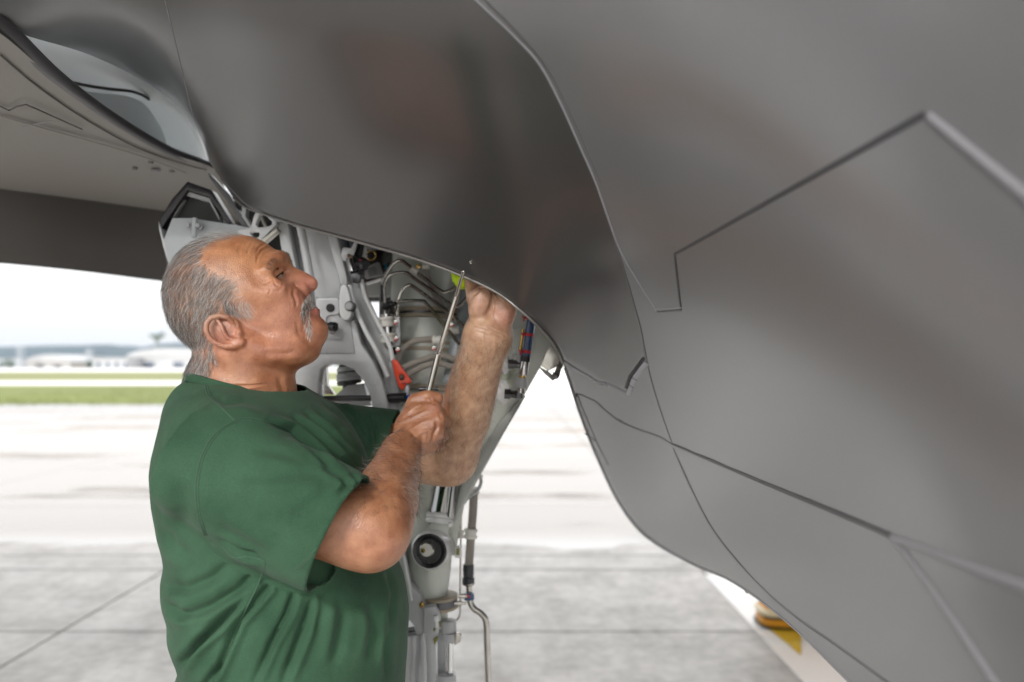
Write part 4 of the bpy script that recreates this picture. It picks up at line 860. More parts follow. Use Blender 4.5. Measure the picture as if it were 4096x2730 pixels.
# yellow pedestal beyond the belly
pd = tag(empty('jack_pedestal'), 'yellow flared steel pedestal with a black band standing on the white lane', 'pedestal')
def rsq(name, levels, m):
    """stack of rounded squares: (z, half width)"""
    v, f = [], []; n = 40
    for z, hw in levels:
        for k in range(n):
            t = 2*math.pi*k/n; c, q = math.cos(t), math.sin(t); e = 2/5.
            v.append((1.785+hw*math.copysign(abs(c)**e, c), 4.62+(hw-.24)*math.copysign(abs(q)**e, q), z))
    for i in range(len(levels)-1):
        for k in range(n): f.append((i*n+k, i*n+(k+1) % n, (i+1)*n+(k+1) % n, (i+1)*n+k))
    f += [tuple(range(n))[::-1], tuple(range((len(levels)-1)*n, len(levels)*n))]
    return meshobj(name, v, f, m, pd, angle=40)
PY = mat('ped_yellow', (.62,.27,.02), .35, 0, .08, 5)
rsq('foot', [(.008,.36),(.022,.37)], M_BLK); rsq('base_ring', [(.022,.355),(.052,.36),(.058,.35)], PY); rsq('band', [(.058,.345),(.078,.345)], M_BLK)
rsq('rim', [(.078,.36),(.10,.365),(.112,.35)], mat('ped_pale', (.66,.56,.36), .35)); rsq('column', [(.112,.345),(.13,.338),(.17,.325),(.25,.312),(.40,.305),(.80,.30)], mat('ped_orange', (.60,.26,.025), .4, 0, .08, 6)); rsq('top_pad', [(.80,.31),(.86,.31)], M_BLK)
# ------------------------------------------------------------------ the mechanic
from concurrent.futures import ThreadPoolExecutor
DM = 1.17; HS = DM/FPX                                     # head mid-plane and metres per picture px there
def H(px, py, w=0.):                                        # symmetric about the mid-plane
    q = P(px, py, DM-abs(w)*HS); q[1] = DM-w*HS
    if w < 0: q[0] += .22*w*HS                              # the head is turned a little away from the camera
    return q
F32 = np.float32
def s_ell(p, c, r, R=None):
    q = p-np.asarray(c, F32)
    if R is not None: q = q@np.asarray(R, F32)
    r = np.asarray(r, F32); a = q/r; k0 = np.sqrt(np.sum(a*a, 1)); b = a/r; k1 = np.sqrt(np.sum(b*b, 1))+1e-9
    return k0*(k0-1)/k1
def s_cap(p, a, b, ra, rb=None):
    a = np.asarray(a, F32); b = np.asarray(b, F32); rb = ra if rb is None else rb
    ab = b-a; t = np.clip(((p-a)@ab)/(ab@ab), 0, 1); d = p-a-t[:, None]*ab
    return np.sqrt(np.sum(d*d, 1))-(ra+(rb-ra)*t)
def s_chain(p, pts, rs, k=.0):
    d = None
    for i in range(len(pts)-1):
        q = s_cap(p, pts[i], pts[i+1], rs[i], rs[i+1]); d = q if d is None else (smin(d, q, k) if k else np.minimum(d, q))
    return d
def smin(a, b, k):
    h = np.maximum(k-np.abs(a-b), 0)/k; return np.minimum(a, b)-h*h*k*.25
def smax(a, b, k): return -smin(-a, -b, k)
px = lambda v: v*HS
def ellH(p, x, y, w, rx, ry, rw, ang=0):
    R = None
    if ang: c, s = math.cos(math.radians(ang)), math.sin(math.radians(ang)); R = np.array([[c, 0, -s], [0, 1, 0], [s, 0, c]]) # columns: local axes in x-z
    return s_ell(p, H(x, y, w), (px(rx), px(rw), px(ry)), R)

def head_sdf(p):
    d = ellH(p, 223.5, 296, 0, 56.5, 59.5, 50)
    d = smin(d, ellH(p, 246, 283, 0, 41, 45.5, 43), .02)
    d = smin(d, ellH(p, 262, 300, 0, 38, 44, 44), .02)           # face block
    d = smin(d, ellH(p, 281, 327, 0, 37, 27, 37), .02)           # jaw
    d = smin(d, s_chain(p, [H(238, 343, 38), H(262, 352, 33), H(292, 350, 22)], [px(14), px(13), px(12)]), .018)
    d = smin(d, s_chain(p, [H(238, 343, -38), H(262, 352, -33), H(292, 350, -22)], [px(14), px(13), px(12)]), .018)
    d = smin(d, ellH(p, 286, 350, 0, 34, 19, 31), .02)           # under the chin
    d = smin(d, ellH(p, 314.5, 331, 0, 13.5, 14.5, 18), .014)     # chin
    # neck
    n1 = s_ell(p, H(240, 392, 0), (px(54), px(46), px(62)))
    d = smin(d, n1, .022)
    for s in (1, -1):
        d = smin(d, s_chain(p, [H(228, 352, 38*s), H(252, 385, 36*s), H(278, 408, 16*s)], [px(11), px(10), px(9)]), .02)
        d = smin(d, ellH(p, 286, 302, 22*s, 18, 15, 12.5), .022)    # cheek
        d = smin(d, ellH(p, 268, 289, 38*s, 15, 8, 5.5), .022)      # cheekbone
        d = smin(d, s_chain(p, [H(281, 258, 6*s), H(278, 259.5, 20*s), H(271, 265, 34*s), H(265, 271, 39*s)], [px(6.2), px(5.8), px(4.6), px(3.5)]), .014)
        # temple hollow and eye socket
        d = smax(d, -ellH(p, 262, 277, 50*s, 9, 9, 6), .012)
        d = smax(d, -ellH(p, 284.5, 274.5, 22*s, 8.5, 8, 13), .008)
        d = smin(d, s_ell(p, H(273.5, 275, 21.5*s), (px(8.6),)*3), .003)
        # lids and bag
        d = smin(d, s_chain(p, [H(283.5, 268.5, 12*s), H(282, 269.5, 20*s), H(277, 273.5, 29*s), H(270, 280, 34*s)], [px(2), px(2.6), px(2.4), px(1.8)]), .0028)
        d = smin(d, s_chain(p, [H(284, 276, 12*s), H(281.5, 280.5, 19*s), H(277, 282, 27*s), H(270, 281, 33*s)], [px(2.2), px(2.6), px(2.5), px(1.8)]), .003)
        d = smin(d, s_chain(p, [H(285, 283, 15*s), H(281, 287.5, 24*s), H(274, 287, 32*s)], [px(2.0), px(2.6), px(2.0)]), .010)
    # nose
    d = smin(d, s_chain(p, [H(284, 269, 0), H(297, 276.2, 0), H(309.6, 284, 0)], [px(6), px(6.8), px(8.0)]), .010)
    d = smin(d, ellH(p, 295, 283, 0, 14, 10, 14), .010)
    for s in (1, -1):
        d = smin(d, ellH(p, 301.5, 289.5, 8.5*s, 7.2, 6, 6), .005)
        d = smax(d, -s_cap(p, H(311, 291.3, 4.2*s), H(305.5, 293.2, 6.5*s), px(1.9), px(2.0)), .002)
        d = smax(d, -s_chain(p, [H(294, 286, 15.5*s), H(294.5, 293, 15.5*s), H(297.5, 297, 13*s)], [px(.8), px(1.0), px(.6)]), .005)
    # mouth
    d = smin(d, ellH(p, 301, 304, 0, 12, 10, 18), .012)
    d = smin(d, s_chain(p, [H(306, 313, -13), H(313.3, 311.5, -6), H(314.6, 311.5, 0), H(313.3, 311.5, 6), H(306, 313, 13)], [px(3.5), px(5), px(5.4), px(5), px(3.5)]), .006)
    d = smax(d, -s_chain(p, [H(306, 312.5, 15), H(313, 307.5, 9), H(319, 306, 0), H(313, 307.5, -9), H(306, 312.5, -15)], [px(.9), px(1.4), px(1.6), px(1.4), px(.9)]), .003)
    for s in (1, -1):
        d = smax(d, -s_chain(p, [H(299, 297, 20*s), H(303, 308, 21*s), H(304, 320, 21*s), H(301, 330, 22*s)], [px(.5), px(.7), px(.5), px(.3)]), .006)
        # ear
        e = s_ell(p, H(224, 330.5, 47.5*s), (px(16), px(4.2), px(13)), np.array([[.84, 0, .54], [0, 1, 0], [-.54, 0, .84]]))
        e = smin(e, ellH(p, 232, 331, 43*s, 9, 13, 8), .006)
        e = smin(e, ellH(p, 237.5, 342, 51*s, 7.5, 5.0, 4.2), .005)
        e = smax(e, -ellH(p, 231.5, 331, 57*s, 4.6, 6.2, 5.2), .004); e = smax(e, -s_chain(p, [H(217, 324, 55*s), H(212.5, 329, 56*s), H(216, 337, 56*s), H(224, 342, 55*s)], [px(1.5), px(2.2), px(2.2), px(1.4)]), .003)
        hx = [(232.5, 323, 50), (228, 317.5, 53), (220, 315.6, 55), (211.5, 317.5, 57), (206.6, 323, 58), (206.2, 330, 58.5), (209.5, 337.5, 58), (216, 343, 57), (225, 346.2, 55), (234, 346, 53), (241, 343.5, 51)]
        e = smin(e, s_chain(p, [H(a, b, c*s) for a, b, c in hx], [px(1.8)]+[px(2.5)]*7+[px(2.8), px(3.2), px(3.2)]), .0022)
        ah = [(217.5, 320.5, 54.5), (221.5, 325.5, 55), (223.5, 331.5, 55.2), (227, 337.5, 54.5), (234, 340.5, 53)]
        e = smin(e, s_chain(p, [H(a, b, c*s) for a, b, c in ah], [px(1.5), px(2.1), px(2.2), px(2.2), px(1.8)]), .0022)
        e = smin(e, ellH(p, 239.3, 333, 50*s, 3.0, 4.6, 3.6), .003)
        d = smin(d, e, .004)
    return d

WRN, ELN, SHN = P(400.5, 452, 1.205), P(370, 533, 1.01), P(245, 482, 1.04)
WRF, ELF, SHF = P(487, 337, 1.285), P(449, 458, 1.425), P(308, 437, 1.40)
def near_arm(p):
    d = s_chain(p, [SHN, P(310, 516, 1.0), ELN], [.050, .049, .0455])
    d = smin(d, s_ell(p, P(381, 538, 1.0), (.018, .020, .018)), .03)                     # elbow point
    d = smin(d, s_chain(p, [P(366, 528, 1.01), P(383, 500, 1.08), P(394, 475, 1.145), WRN], [.044, .0455, .0380, .0305]), .03)
    d = smin(d, s_ell(p, P(394, 506, 1.05), (.020, .045, .036)), .03)
    # hand: palm slab, metacarpals, fingers round the rod, thumb on top
    pal = s_ell(p, P(417, 430, 1.245), (.036, .020, .044), np.array([[.86, 0, .5], [0, 1, 0], [-.5, 0, .86]]))
    d = smin(d, pal, .022)
    mc = [((405, 440, 1.225), (433.5, 410, 1.243), .0128), ((404, 444, 1.215), (437.5, 421, 1.232), .0128), ((403, 448, 1.215), (437, 433, 1.232), .0122), ((403, 452, 1.22), (432, 444.5, 1.242), .0115)]
    for a, b, r in mc: d = smin(d, s_cap(p, P(*a), P(*b), .012, r), .010)
    fg = [[(433.5, 410, 1.246), (440.5, 413.5, 1.286), (431, 414, 1.312), (420, 416, 1.300)],
          [(437.5, 421, 1.236), (444.2, 422.5, 1.277), (435, 424, 1.308), (421, 425, 1.298)],
          [(437, 433, 1.236), (444.3, 435, 1.276), (434, 436, 1.306), (419, 436, 1.296)],
          [(432, 444.5, 1.245), (439.8, 445.5, 1.280), (430, 447, 1.305), (417, 447, 1.294)]]
    rr_ = [(.0118, .0104, .0092, .0084), (.0120, .0106, .0094, .0086), (.0115, .0102, .009, .0082), (.0102, .0090, .0080, .0074)]
    for f, r in zip(fg, rr_): d = smin(d, s_chain(p, [P(*q) for q in f], r), .0045)
    th = s_chain(p, [P(407, 424, 1.255), P(416, 402, 1.262), P(427, 397.5, 1.258), P(437, 398.2, 1.262)], [.016, .0145, .0118, .0098])
    d = smin(d, th, .007)
    return d
def far_arm(p):
    d = s_chain(p, [SHF, P(380, 452, 1.41), ELF], [.060, .054, .046])
    d = smin(d, s_chain(p, [P(449, 456, 1.42), P(464, 418, 1.39), P(476, 375, 1.335), WRF], [.045, .0475, .041, .0365]), .03)
    R = np.array([[.97, 0, .22], [0, 1, 0], [-.22, 0, .97]])
    d = smin(d, s_ell(p, P(488.5, 335, 1.29), (.0365, .026, .036)), .02)
    # palm faces the camera, fingers go up inside the skin
    pal = s_ell(p, P(494, 296, 1.300), (.040, .018, .052), R); d = smin(d, pal, .02)
    d = smin(d, s_ell(p, P(481, 303, 1.272), (.0195, .020, .031), np.array([[.95, 0, .3], [0, 1, 0], [-.3, 0, .95]])), .007)     # thenar
    d = smin(d, s_ell(p, P(504, 309, 1.278), (.021, .021, .035), R), .009)          # heel of the little finger side
    d = smin(d, s_chain(p, [P(476, 298, 1.288), P(473, 283, 1.302), P(473.5, 268, 1.322), P(480, 254, 1.335)], [.0155, .0140, .0115, .0095]), .009)
    for k, (x, L) in enumerate(((486, .9), (496, 1.0), (505, .95), (513, .8))):
        b = P(x, 274+3*k, 1.31); m_ = P(x+3, 274+3*k-22*L, 1.335); e_ = P(x-2, 274+3*k-34*L, 1.375); t_ = P(x-6, 274+3*k-32*L, 1.40)
        d = smin(d, s_chain(p, [b, m_, e_, t_], [.0112, .0100, .0090, .0080]), .005)
    # crease round the thenar
    d = smax(d, -s_chain(p, [P(481, 288, 1.262), P(489.5, 295, 1.2665), P(491, 306, 1.262), P(487, 317, 1.257), P(482.5, 322, 1.254)], [.0010, .0022, .0022, .0014, .0006]), .006)
    d = smax(d, -s_chain(p, [P(481, 282.5, 1.265), P(475, 289, 1.264), P(469, 294, 1.272)], [.0016, .0014, .0006]), .004)
    d = smax(d, -s_chain(p, [P(477, 329, 1.252), P(490, 333.5, 1.2485), P(504, 335, 1.257)], [.0004, .0012, .0004]), .005)
    return d
def core(p):
    d = s_cap(p, P(243, 400, 1.17), P(270, 640, 1.18), .075, .085)
    d = smin(d, s_cap(p, P(238, 440, 1.17), SHN, .055, .05), .03); d = smin(d, s_cap(p, P(250, 440, 1.2), SHF, .06, .056), .03)
    return d

def surface_net(groups, h, smooth=2, B=12):
    """groups: [(sdf, lo, hi)]; union of the groups as one quad mesh"""
    lo = np.min([g[1] for g in groups], 0)-4*h; hi = np.max([g[2] for g in groups], 0)+4*h
    nb = np.ceil((hi-lo)/(h*B)).astype(int)+1; dims = nb*B
    F = np.full(dims, 1.0, F32); loc = (np.stack(np.meshgrid(*[np.arange(B)]*3, indexing='ij'), -1).reshape(-1, 3)*h).astype(F32)
    bi = np.stack(np.meshgrid(*[np.arange(n) for n in nb], indexing='ij'), -1).reshape(-1, 3)
    cen = (lo+(bi+.5)*B*h).astype(F32); rad_ = B*h*.5*1.733
    D = np.full(len(bi), 9., F32); mem = []
    for fn, a, b in groups:
        ok = np.all((cen > a-rad_) & (cen < b+rad_), 1); v = np.full(len(bi), 9., F32); v[ok] = fn(cen[ok]); mem.append(np.abs(v) < rad_*1.2+.003); D = np.minimum(D, v)
    act = np.zeros(len(bi), bool)
    for m_ in mem: act |= m_
    act &= np.abs(D) < rad_*1.2+.003
    for i in np.nonzero(~act & (D < 0))[0]:
        x, y, z = bi[i]*B; F[x:x+B, y:y+B, z:z+B] = -1
    val = {}
    idx = np.nonzero(act)[0]; buf = np.full((len(idx), B**3), 9., F32)
    for gi, (fn, a, b) in enumerate(groups):
        near = np.nonzero([np.all((cen[i] > a-rad_) & (cen[i] < b+rad_)) for i in idx])[0]
        def work(s):
            sel = near[s:s+40]; pts = ((lo+bi[idx[sel]]*B*h)[:, None, :].astype(F32)+loc[None]).reshape(-1, 3)
            v = fn(pts).reshape(len(sel), -1); buf[sel] = np.where(buf[sel] > 5, v, smin(buf[sel], v.astype(F32), .012))
        with ThreadPoolExecutor(4) as ex: list(ex.map(work, range(0, len(near), 40)))
    for k, i in enumerate(idx):
        x, y, z = bi[i]*B; F[x:x+B, y:y+B, z:z+B] = buf[k].reshape(B, B, B)
    N = F < 0; c = [slice(0, -1), slice(1, None)]
    cnt = np.zeros(np.array(dims)-1, np.int8)
    for i in (0, 1):
        for j in (0, 1):
            for k in (0, 1): cnt += N[c[i], c[j], c[k]]
    cells = np.argwhere((cnt > 0) & (cnt < 8)); ID = np.full(cnt.shape, -1, np.int32); ID[tuple(cells.T)] = np.arange(len(cells))
    acc = np.zeros((len(cells), 3)); n_ = np.zeros(len(cells))
    for ax in range(3):
        o1, o2 = [q for q in range(3) if q != ax]
        for i in (0, 1):
            for j in (0, 1):
                a = cells.copy(); a[:, o1] += i; a[:, o2] += j; b = a.copy(); b[:, ax] += 1
                fa = F[tuple(a.T)]; fb = F[tuple(b.T)]; x = (fa < 0) != (fb < 0); t = np.where(x, fa/(fa-fb+1e-12), 0)
                q = a.astype(float); q[:, ax] += t; acc[x] += q[x]; n_[x] += 1
    V = lo+acc/n_[:, None]*h; Q = []
    for ax in range(3):
        o1, o2 = [(1, 2), (2, 0), (0, 1)][ax]
        sl = [slice(1, -1)]*3; sa = [slice(0, d-1) for d in dims]
        A = np.take(N, range(0, dims[ax]-1), axis=ax); Bn = np.take(N, range(1, dims[ax]), axis=ax)
        e = np.argwhere(A != Bn); e = e[(e[:, o1] > 0) & (e[:, o2] > 0) & (e[:, o1] < dims[o1]-1) & (e[:, o2] < dims[o2]-1)]
        flip = A[tuple(e.T)]
        def cid(di, dj): q = e.copy(); q[:, o1] += di; q[:, o2] += dj; return ID[tuple(q.T)]
        q = np.stack([cid(-1, -1), cid(0, -1), cid(0, 0), cid(-1, 0)], 1); q[~flip] = q[~flip][:, ::-1]; Q.append(q)
    Q = np.concatenate(Q); Q = Q[np.all(Q >= 0, 1)]
    for it in range(smooth): V = lap(V, Q, .5)
    return V, Q
def lap(V, Q, l):
    S_ = np.zeros_like(V); c = np.zeros(len(V))
    for k in range(4):
        for m_ in (1, 3):
            for a in range(3): S_[:, a] += np.bincount(Q[:, k], V[Q[:, (k+m_) % 4], a], len(V))
            c += np.bincount(Q[:, k], minlength=len(V))
    ok = c > 0; W_ = V.copy(); W_[ok] = V[ok]*(1-l)+l*S_[ok]/c[ok][:, None]; return W_
def vnormals(V, Q):
    n = np.cross(V[Q[:, 2]]-V[Q[:, 0]], V[Q[:, 3]]-V[Q[:, 1]]); N = np.zeros_like(V)
    for k in range(4):
        for a in range(3): N[:, a] += np.bincount(Q[:, k], n[:, a], len(V))
    return N/(np.linalg.norm(N, axis=1, keepdims=True)+1e-12)
def pdist(Pp, line):
    """distance of points to a polyline, and where along it 0..1"""
    best = np.full(len(Pp), 1e9); tt_ = np.zeros(len(Pp)); sd_ = np.zeros(len(Pp)); n = len(line)-1
    for i in range(n):
        a = np.asarray(line[i], float); b = np.asarray(line[i+1], float); ab = b-a; t = np.clip(((Pp-a)@ab)/(ab@ab), 0, 1); q = Pp-a-t[:, None]*ab
        d = np.hypot(q[:, 0], q[:, 1]); m_ = d < best; best[m_] = d[m_]; tt_[m_] = (i+t[m_])/n; sd_[m_] = np.sign(ab[0]*q[m_, 1]-ab[1]*q[m_, 0])
    return best, tt_, sd_
def facing(V, N):
    view = np.array([0, 0, CZ])-V; view /= np.linalg.norm(view, axis=1, keepdims=True); return np.sum(N*view, 1)
def inpoly(Pp, poly):
    x, y = Pp[:, 0], Pp[:, 1]; r = np.zeros(len(Pp), bool); n = len(poly)
    for i in range(n):
        x1, y1 = poly[i]; x2, y2 = poly[(i+1) % n]
        c = ((y1 > y) != (y2 > y)) & (x < (x2-x1)*(y-y1)/(y2-y1+1e-12)+x1); r ^= c
    return r
FC = lambda L: [(137.5+u/8.362, 212.5+v/8.362) for u, v in L]     # face crop -> picture px
SC = lambda L: [(137.5+u/4.901, 362.5+v/4.901) for u, v in L]     # shirt crop -> picture px

def bb(*pts, r): a = np.array(pts); return a.min(0)-r, a.max(0)+r
groups = [(head_sdf, *bb(H(160, 230, 62), H(332, 416, -62), r=.01)),
          (near_arm, *bb(SHN, ELN, WRN, P(446, 392, 1.32), P(330, 574, .96), r=.075)),
          (far_arm, *bb(SHF, ELF, WRF, P(520, 240, 1.42), r=.075)),
          (core, *bb(P(243, 400, 1.17), P(270, 640, 1.18), SHN, SHF, r=.1))]
BV, BQ = surface_net(groups, .00135, 2)
BN = vnormals(BV, BQ); BP = proj(BV); fc = facing(BV, BN); isH = (BV[:, 1] < 1.26) & (BP[:, 1] < 400) & (BP[:, 0] < 335)
disp = np.zeros(len(BV)); near = np.clip(fc*2.5, 0, 1)
def crease(line, wpx, amp, mask, ridge=.5, taper=True):
    d, t, s = pdist(BP, line); k = np.exp(-(d/wpx)**2)-ridge*np.exp(-((d-2*wpx)/(1.1*wpx))**2)
    if taper: k *= np.clip(np.minimum(t, 1-t)*5+.15, 0, 1)
    disp[mask] -= (amp*k*near)[mask]
for ln, w_, a_ in (([(1058,248),(1062,262),(1010,300),(990,350)],1.1,.0011), ([(1110,290),(1040,315),(1005,370),(995,430)],1.2,.0012), ([(960,255),(930,300),(920,350)],1.3,.0006),
                   ([(880,250),(850,300),(850,360)],1.5,.0005), ([(1120,560),(1080,590),(1040,600)],.9,.0006), ([(1110,610),(1110,660),(1090,700)],.9,.0005),
                   ([(1215,560),(1215,620),(1180,660),(1130,650)],1.2,.0005), ([(1310,630),(1305,690),(1325,740),(1330,790)],1.5,.0014), ([(1130,540),(1150,600),(1190,620)],.9,.0006),
                   ([(690,1440),(800,1452),(950,1448),(1100,1430)],1.1,.0016), ([(1060,1170),(1120,1180),(1250,1180),(1340,1150)],3,.0012), ([(800,900),(830,940),(820,1000)],1.0,.0006),
                   ([(1180,1370),(1210,1450),(1230,1540)],3,.0012), ([(1270,1330),(1270,1440),(1300,1520)],2.5,.001), ([(1040,1000),(950,1040),(900,1100)],1.4,.0005), ([(1330,900),(1340,1000),(1380,1060)],1.6,.0006)):
    crease(FC(ln), w_, a_, isH)
isN = (BV[:, 1] < 1.35) & (BP[:, 0] > 300) & (BP[:, 1] > 385) & (BP[:, 1] < 580) & (BP[:, 0] < 450) & ~((BV[:, 1] > 1.26) & (BP[:, 1] > 465))
FS = lambda L: [(350+u/14.94, 370+v/14.94) for u, v in L]
for ln, w_, a_ in (([(640,840),(820,760),(1040,660),(1200,590)],1.6,-.0011), ([(700,980),(880,900),(1080,780),(1220,740)],1.5,-.0010), ([(940,1040),(1080,920),(1210,880)],1.3,-.0009), ([(860,640),(980,540),(1090,500)],1.2,-.0009),
                   ([(1290,760),(1300,860),(1250,960),(1230,1080)],1.6,.0022), ([(1120,420),(1180,470),(1300,500)],1.3,.0016), ([(1330,640),(1345,690),(1385,740)],1.0,.0012), ([(1060,960),(1090,1080),(1080,1200)],2.2,.0016), ([(1150,380),(1200,420),(1240,500)],.9,.0007), ([(900,900),(960,1000),(1000,1040)],1.4,.0008)):
    crease(FS(ln), w_, a_, isN, ridge=.25)
isF = (BV[:, 1] > 1.2) & (BP[:, 0] > 420) & (BP[:, 1] < 490) & ~isN
FH = lambda L: [(437.5+u/15.68, 270+v/15.68) for u, v in L]
for ln, w_, a_ in (([(490,460),(560,400),(690,290),(710,250)],.9,.0014), ([(560,340),(640,290),(700,270)],.8,.0009), ([(820,290),(880,430),(880,600),(850,720),(760,770)],1.1,.0016), ([(800,900),(900,960),(1050,1010),(1080,1060)],.9,.0010),
                   ([(560,850),(700,920),(860,990),(980,1040)],.9,.0008), ([(1050,780),(1100,790),(1160,830)],.8,.0006), ([(920,390),(960,460),(1020,500)],.8,.0006), ([(700,1010),(720,1200),(690,1400)],1.6,-.0008), ([(900,1100),(900,1250),(850,1450)],1.8,-.0008)):
    crease(FH(ln), w_, a_, isF, ridge=.3)
BV = BV+BN*disp[:, None]

# skin colour is the man's own: sun-tanned face and near arm, paler inner forearm, redder nose, ear and elbow
base = np.tile(np.array([.50, .245, .135]), (len(BV), 1))
def tint(c, x, y, r, a, mask):
    w_ = a*np.exp(-((BP[:, 0]-x)**2+(BP[:, 1]-y)**2)/(r*r)); w_ = np.where(mask, w_, 0)[:, None]; base[:] = base*(1-w_)+np.array(c)*w_
base *= np.array([1.05, .96, .90]); base[isN] = (.42, .195, .105); base[isF] = (.54, .335, .215)
M_ = isH
tint((.54,.255,.115), 240, 262, 40, .7, M_); tint((.50,.215,.145), 300, 310, 34, .7, M_); tint((.58,.235,.17), 309, 284, 12, .8, M_); tint((.52,.20,.14), 222, 332, 22, .75, M_)
tint((.48,.195,.12), 265, 345, 26, .6, M_); tint((.50,.165,.14), 316, 311, 6, .8, M_); tint((.55,.27,.165), 262, 312, 20, .4, M_); tint((.57,.28,.20), 287, 280, 9, .4, M_)
tint((.40,.29,.22), 200, 300, 34, .75, M_ & (BP[:, 0] < 250)); tint((.50,.26,.15), 232, 380, 26, .5, M_)
tint((.50,.22,.15), 390, 548, 12, .45, isN); tint((.40,.18,.10), 420, 420, 30, .5, isN); tint((.46,.20,.14), 437, 408, 7, .6, isN); tint((.55,.28,.18), 350, 560, 22, .5, isN); tint((.42,.20,.10), 385, 500, 22, .6, isN)
tint((.60,.30,.23), 505, 316, 13, .8, isF); tint((.62,.36,.27), 480, 302, 12, .6, isF); tint((.46,.25,.14), 452, 380, 12, .6, isF); tint((.50,.28,.17), 474, 284, 8, .5, isF); tint((.44,.27,.18), 440, 470, 20, .6, isF)
def skin_material():
    m = bpy.data.materials.new('skin'); m.use_nodes = True; n = m.node_tree.nodes; L = m.node_tree.links; b = n['Principled BSDF']
    at = n.new('ShaderNodeVertexColor'); at.layer_name = 'Col'
    ge = n.new('ShaderNodeNewGeometry')
    def nz(sc, det=4):
        q = n.new('ShaderNodeTexNoise'); q.inputs['Scale'].default_value = sc; q.inputs['Detail'].default_value = det; L.new(ge.outputs['Position'], q.inputs['Vector']); return q.outputs['Fac']
    rp = n.new('ShaderNodeValToRGB'); e = rp.color_ramp.elements; e[0].position = .3; e[1].position = .7; e[0].color = (.70, .56, .50, 1); e[1].color = (1.2, 1.22, 1.22, 1)
    L.new(nz(55, 6), rp.inputs[0]); mu = n.new('ShaderNodeMix'); mu.data_type = 'RGBA'; mu.blend_type = 'MULTIPLY'; mu.inputs[0].default_value = .8
    L.new(at.outputs[0], mu.inputs[6]); L.new(rp.outputs[0], mu.inputs[7])
    rp2 = n.new('ShaderNodeValToRGB'); e = rp2.color_ramp.elements; e[0].position = .62; e[1].position = .72; e[0].color = (1, 1, 1, 1); e[1].color = (.72, .55, .48, 1)
    L.new(nz(260, 2), rp2.inputs[0]); m2 = n.new('ShaderNodeMix'); m2.data_type = 'RGBA'; m2.blend_type = 'MULTIPLY'; m2.inputs[0].default_value = .5
    L.new(mu.outputs[2], m2.inputs[6]); L.new(rp2.outputs[0], m2.inputs[7]); L.new(m2.outputs[2], b.inputs['Base Color'])
    b.inputs['Subsurface Weight'].default_value = .22; b.inputs['Subsurface Radius'].default_value = (1, .35, .2); b.inputs['Subsurface Scale'].default_value = .006
    mr = n.new('ShaderNodeMapRange'); mr.inputs[3].default_value = .24; mr.inputs[4].default_value = .52; L.new(nz(90, 3), mr.inputs[0]); L.new(mr.outputs[0], b.inputs['Roughness'])
    b.inputs['Specular IOR Level'].default_value = .75
    vo = n.new('ShaderNodeTexVoronoi'); vo.inputs['Scale'].default_value = 520; L.new(ge.outputs['Position'], vo.inputs['Vector'])
    ad = n.new('ShaderNodeMath'); ad.operation = 'ADD'; L.new(vo.outputs['Distance'], ad.inputs[0]); L.new(nz(240, 5), ad.inputs[1])
    bp = n.new('ShaderNodeBump'); bp.inputs['Strength'].default_value = .5; bp.inputs['Distance'].default_value = .0007; L.new(ad.outputs[0], bp.inputs['Height']); L.new(bp.outputs[0], b.inputs['Normal'])
    return m
M_SKINH = skin_material()
person = npmesh('person', BV, BQ, M_SKINH)
tag(person, 'grey-haired moustached man in a green T-shirt looking up and reaching into the gear bay', 'person')
ca = person.data.color_attributes.new('Col', 'FLOAT_COLOR', 'POINT'); ca.data.foreach_set('color', np.concatenate([base, np.ones((len(BV), 1))], 1).astype(F32).ravel())

# eye
for s in (1, -1):
    ec = H(274.2, 274.6, 21.5*s); g_ = np.array([.80, -.30*s, .52]); g_ /= np.linalg.norm(g_)
    e = MB().rev(ec-g_*px(8.4), ec+g_*px(8.4), [(i/16, px(8.4)*math.sin(math.acos(1-2*i/16))) for i in range(17)], 24).build('eye', mat('eye_white', (.42,.36,.33), .12, 0, .04, 300), person)
    MB().rev(ec+g_*px(7.3), ec+g_*px(8.55), [(0,px(5.0)),(.6,px(4.8)),(1,px(2.6))], 22).build('iris', mat('iris', (.10,.055,.03), .1, 0, .3, 700), e)
    MB().rev(ec+g_*px(8.3), ec+g_*px(8.65), [(0,px(1.9)),(1,px(1.6))], 18).build('pupil', mat('pupil', (.004,.004,.004), .05), e)

lash = crom([H(283.6, 269.6, 13), H(282.6, 270.8, 20), H(278.5, 274.6, 28.5), H(272, 280.2, 33.6)], 6)
MB().tube([p+np.array([.0012, -.0012, -.0006]) for p in lash], .0009, 6).build('eyelash', mat('lash', (.015,.010,.008), .5), person)
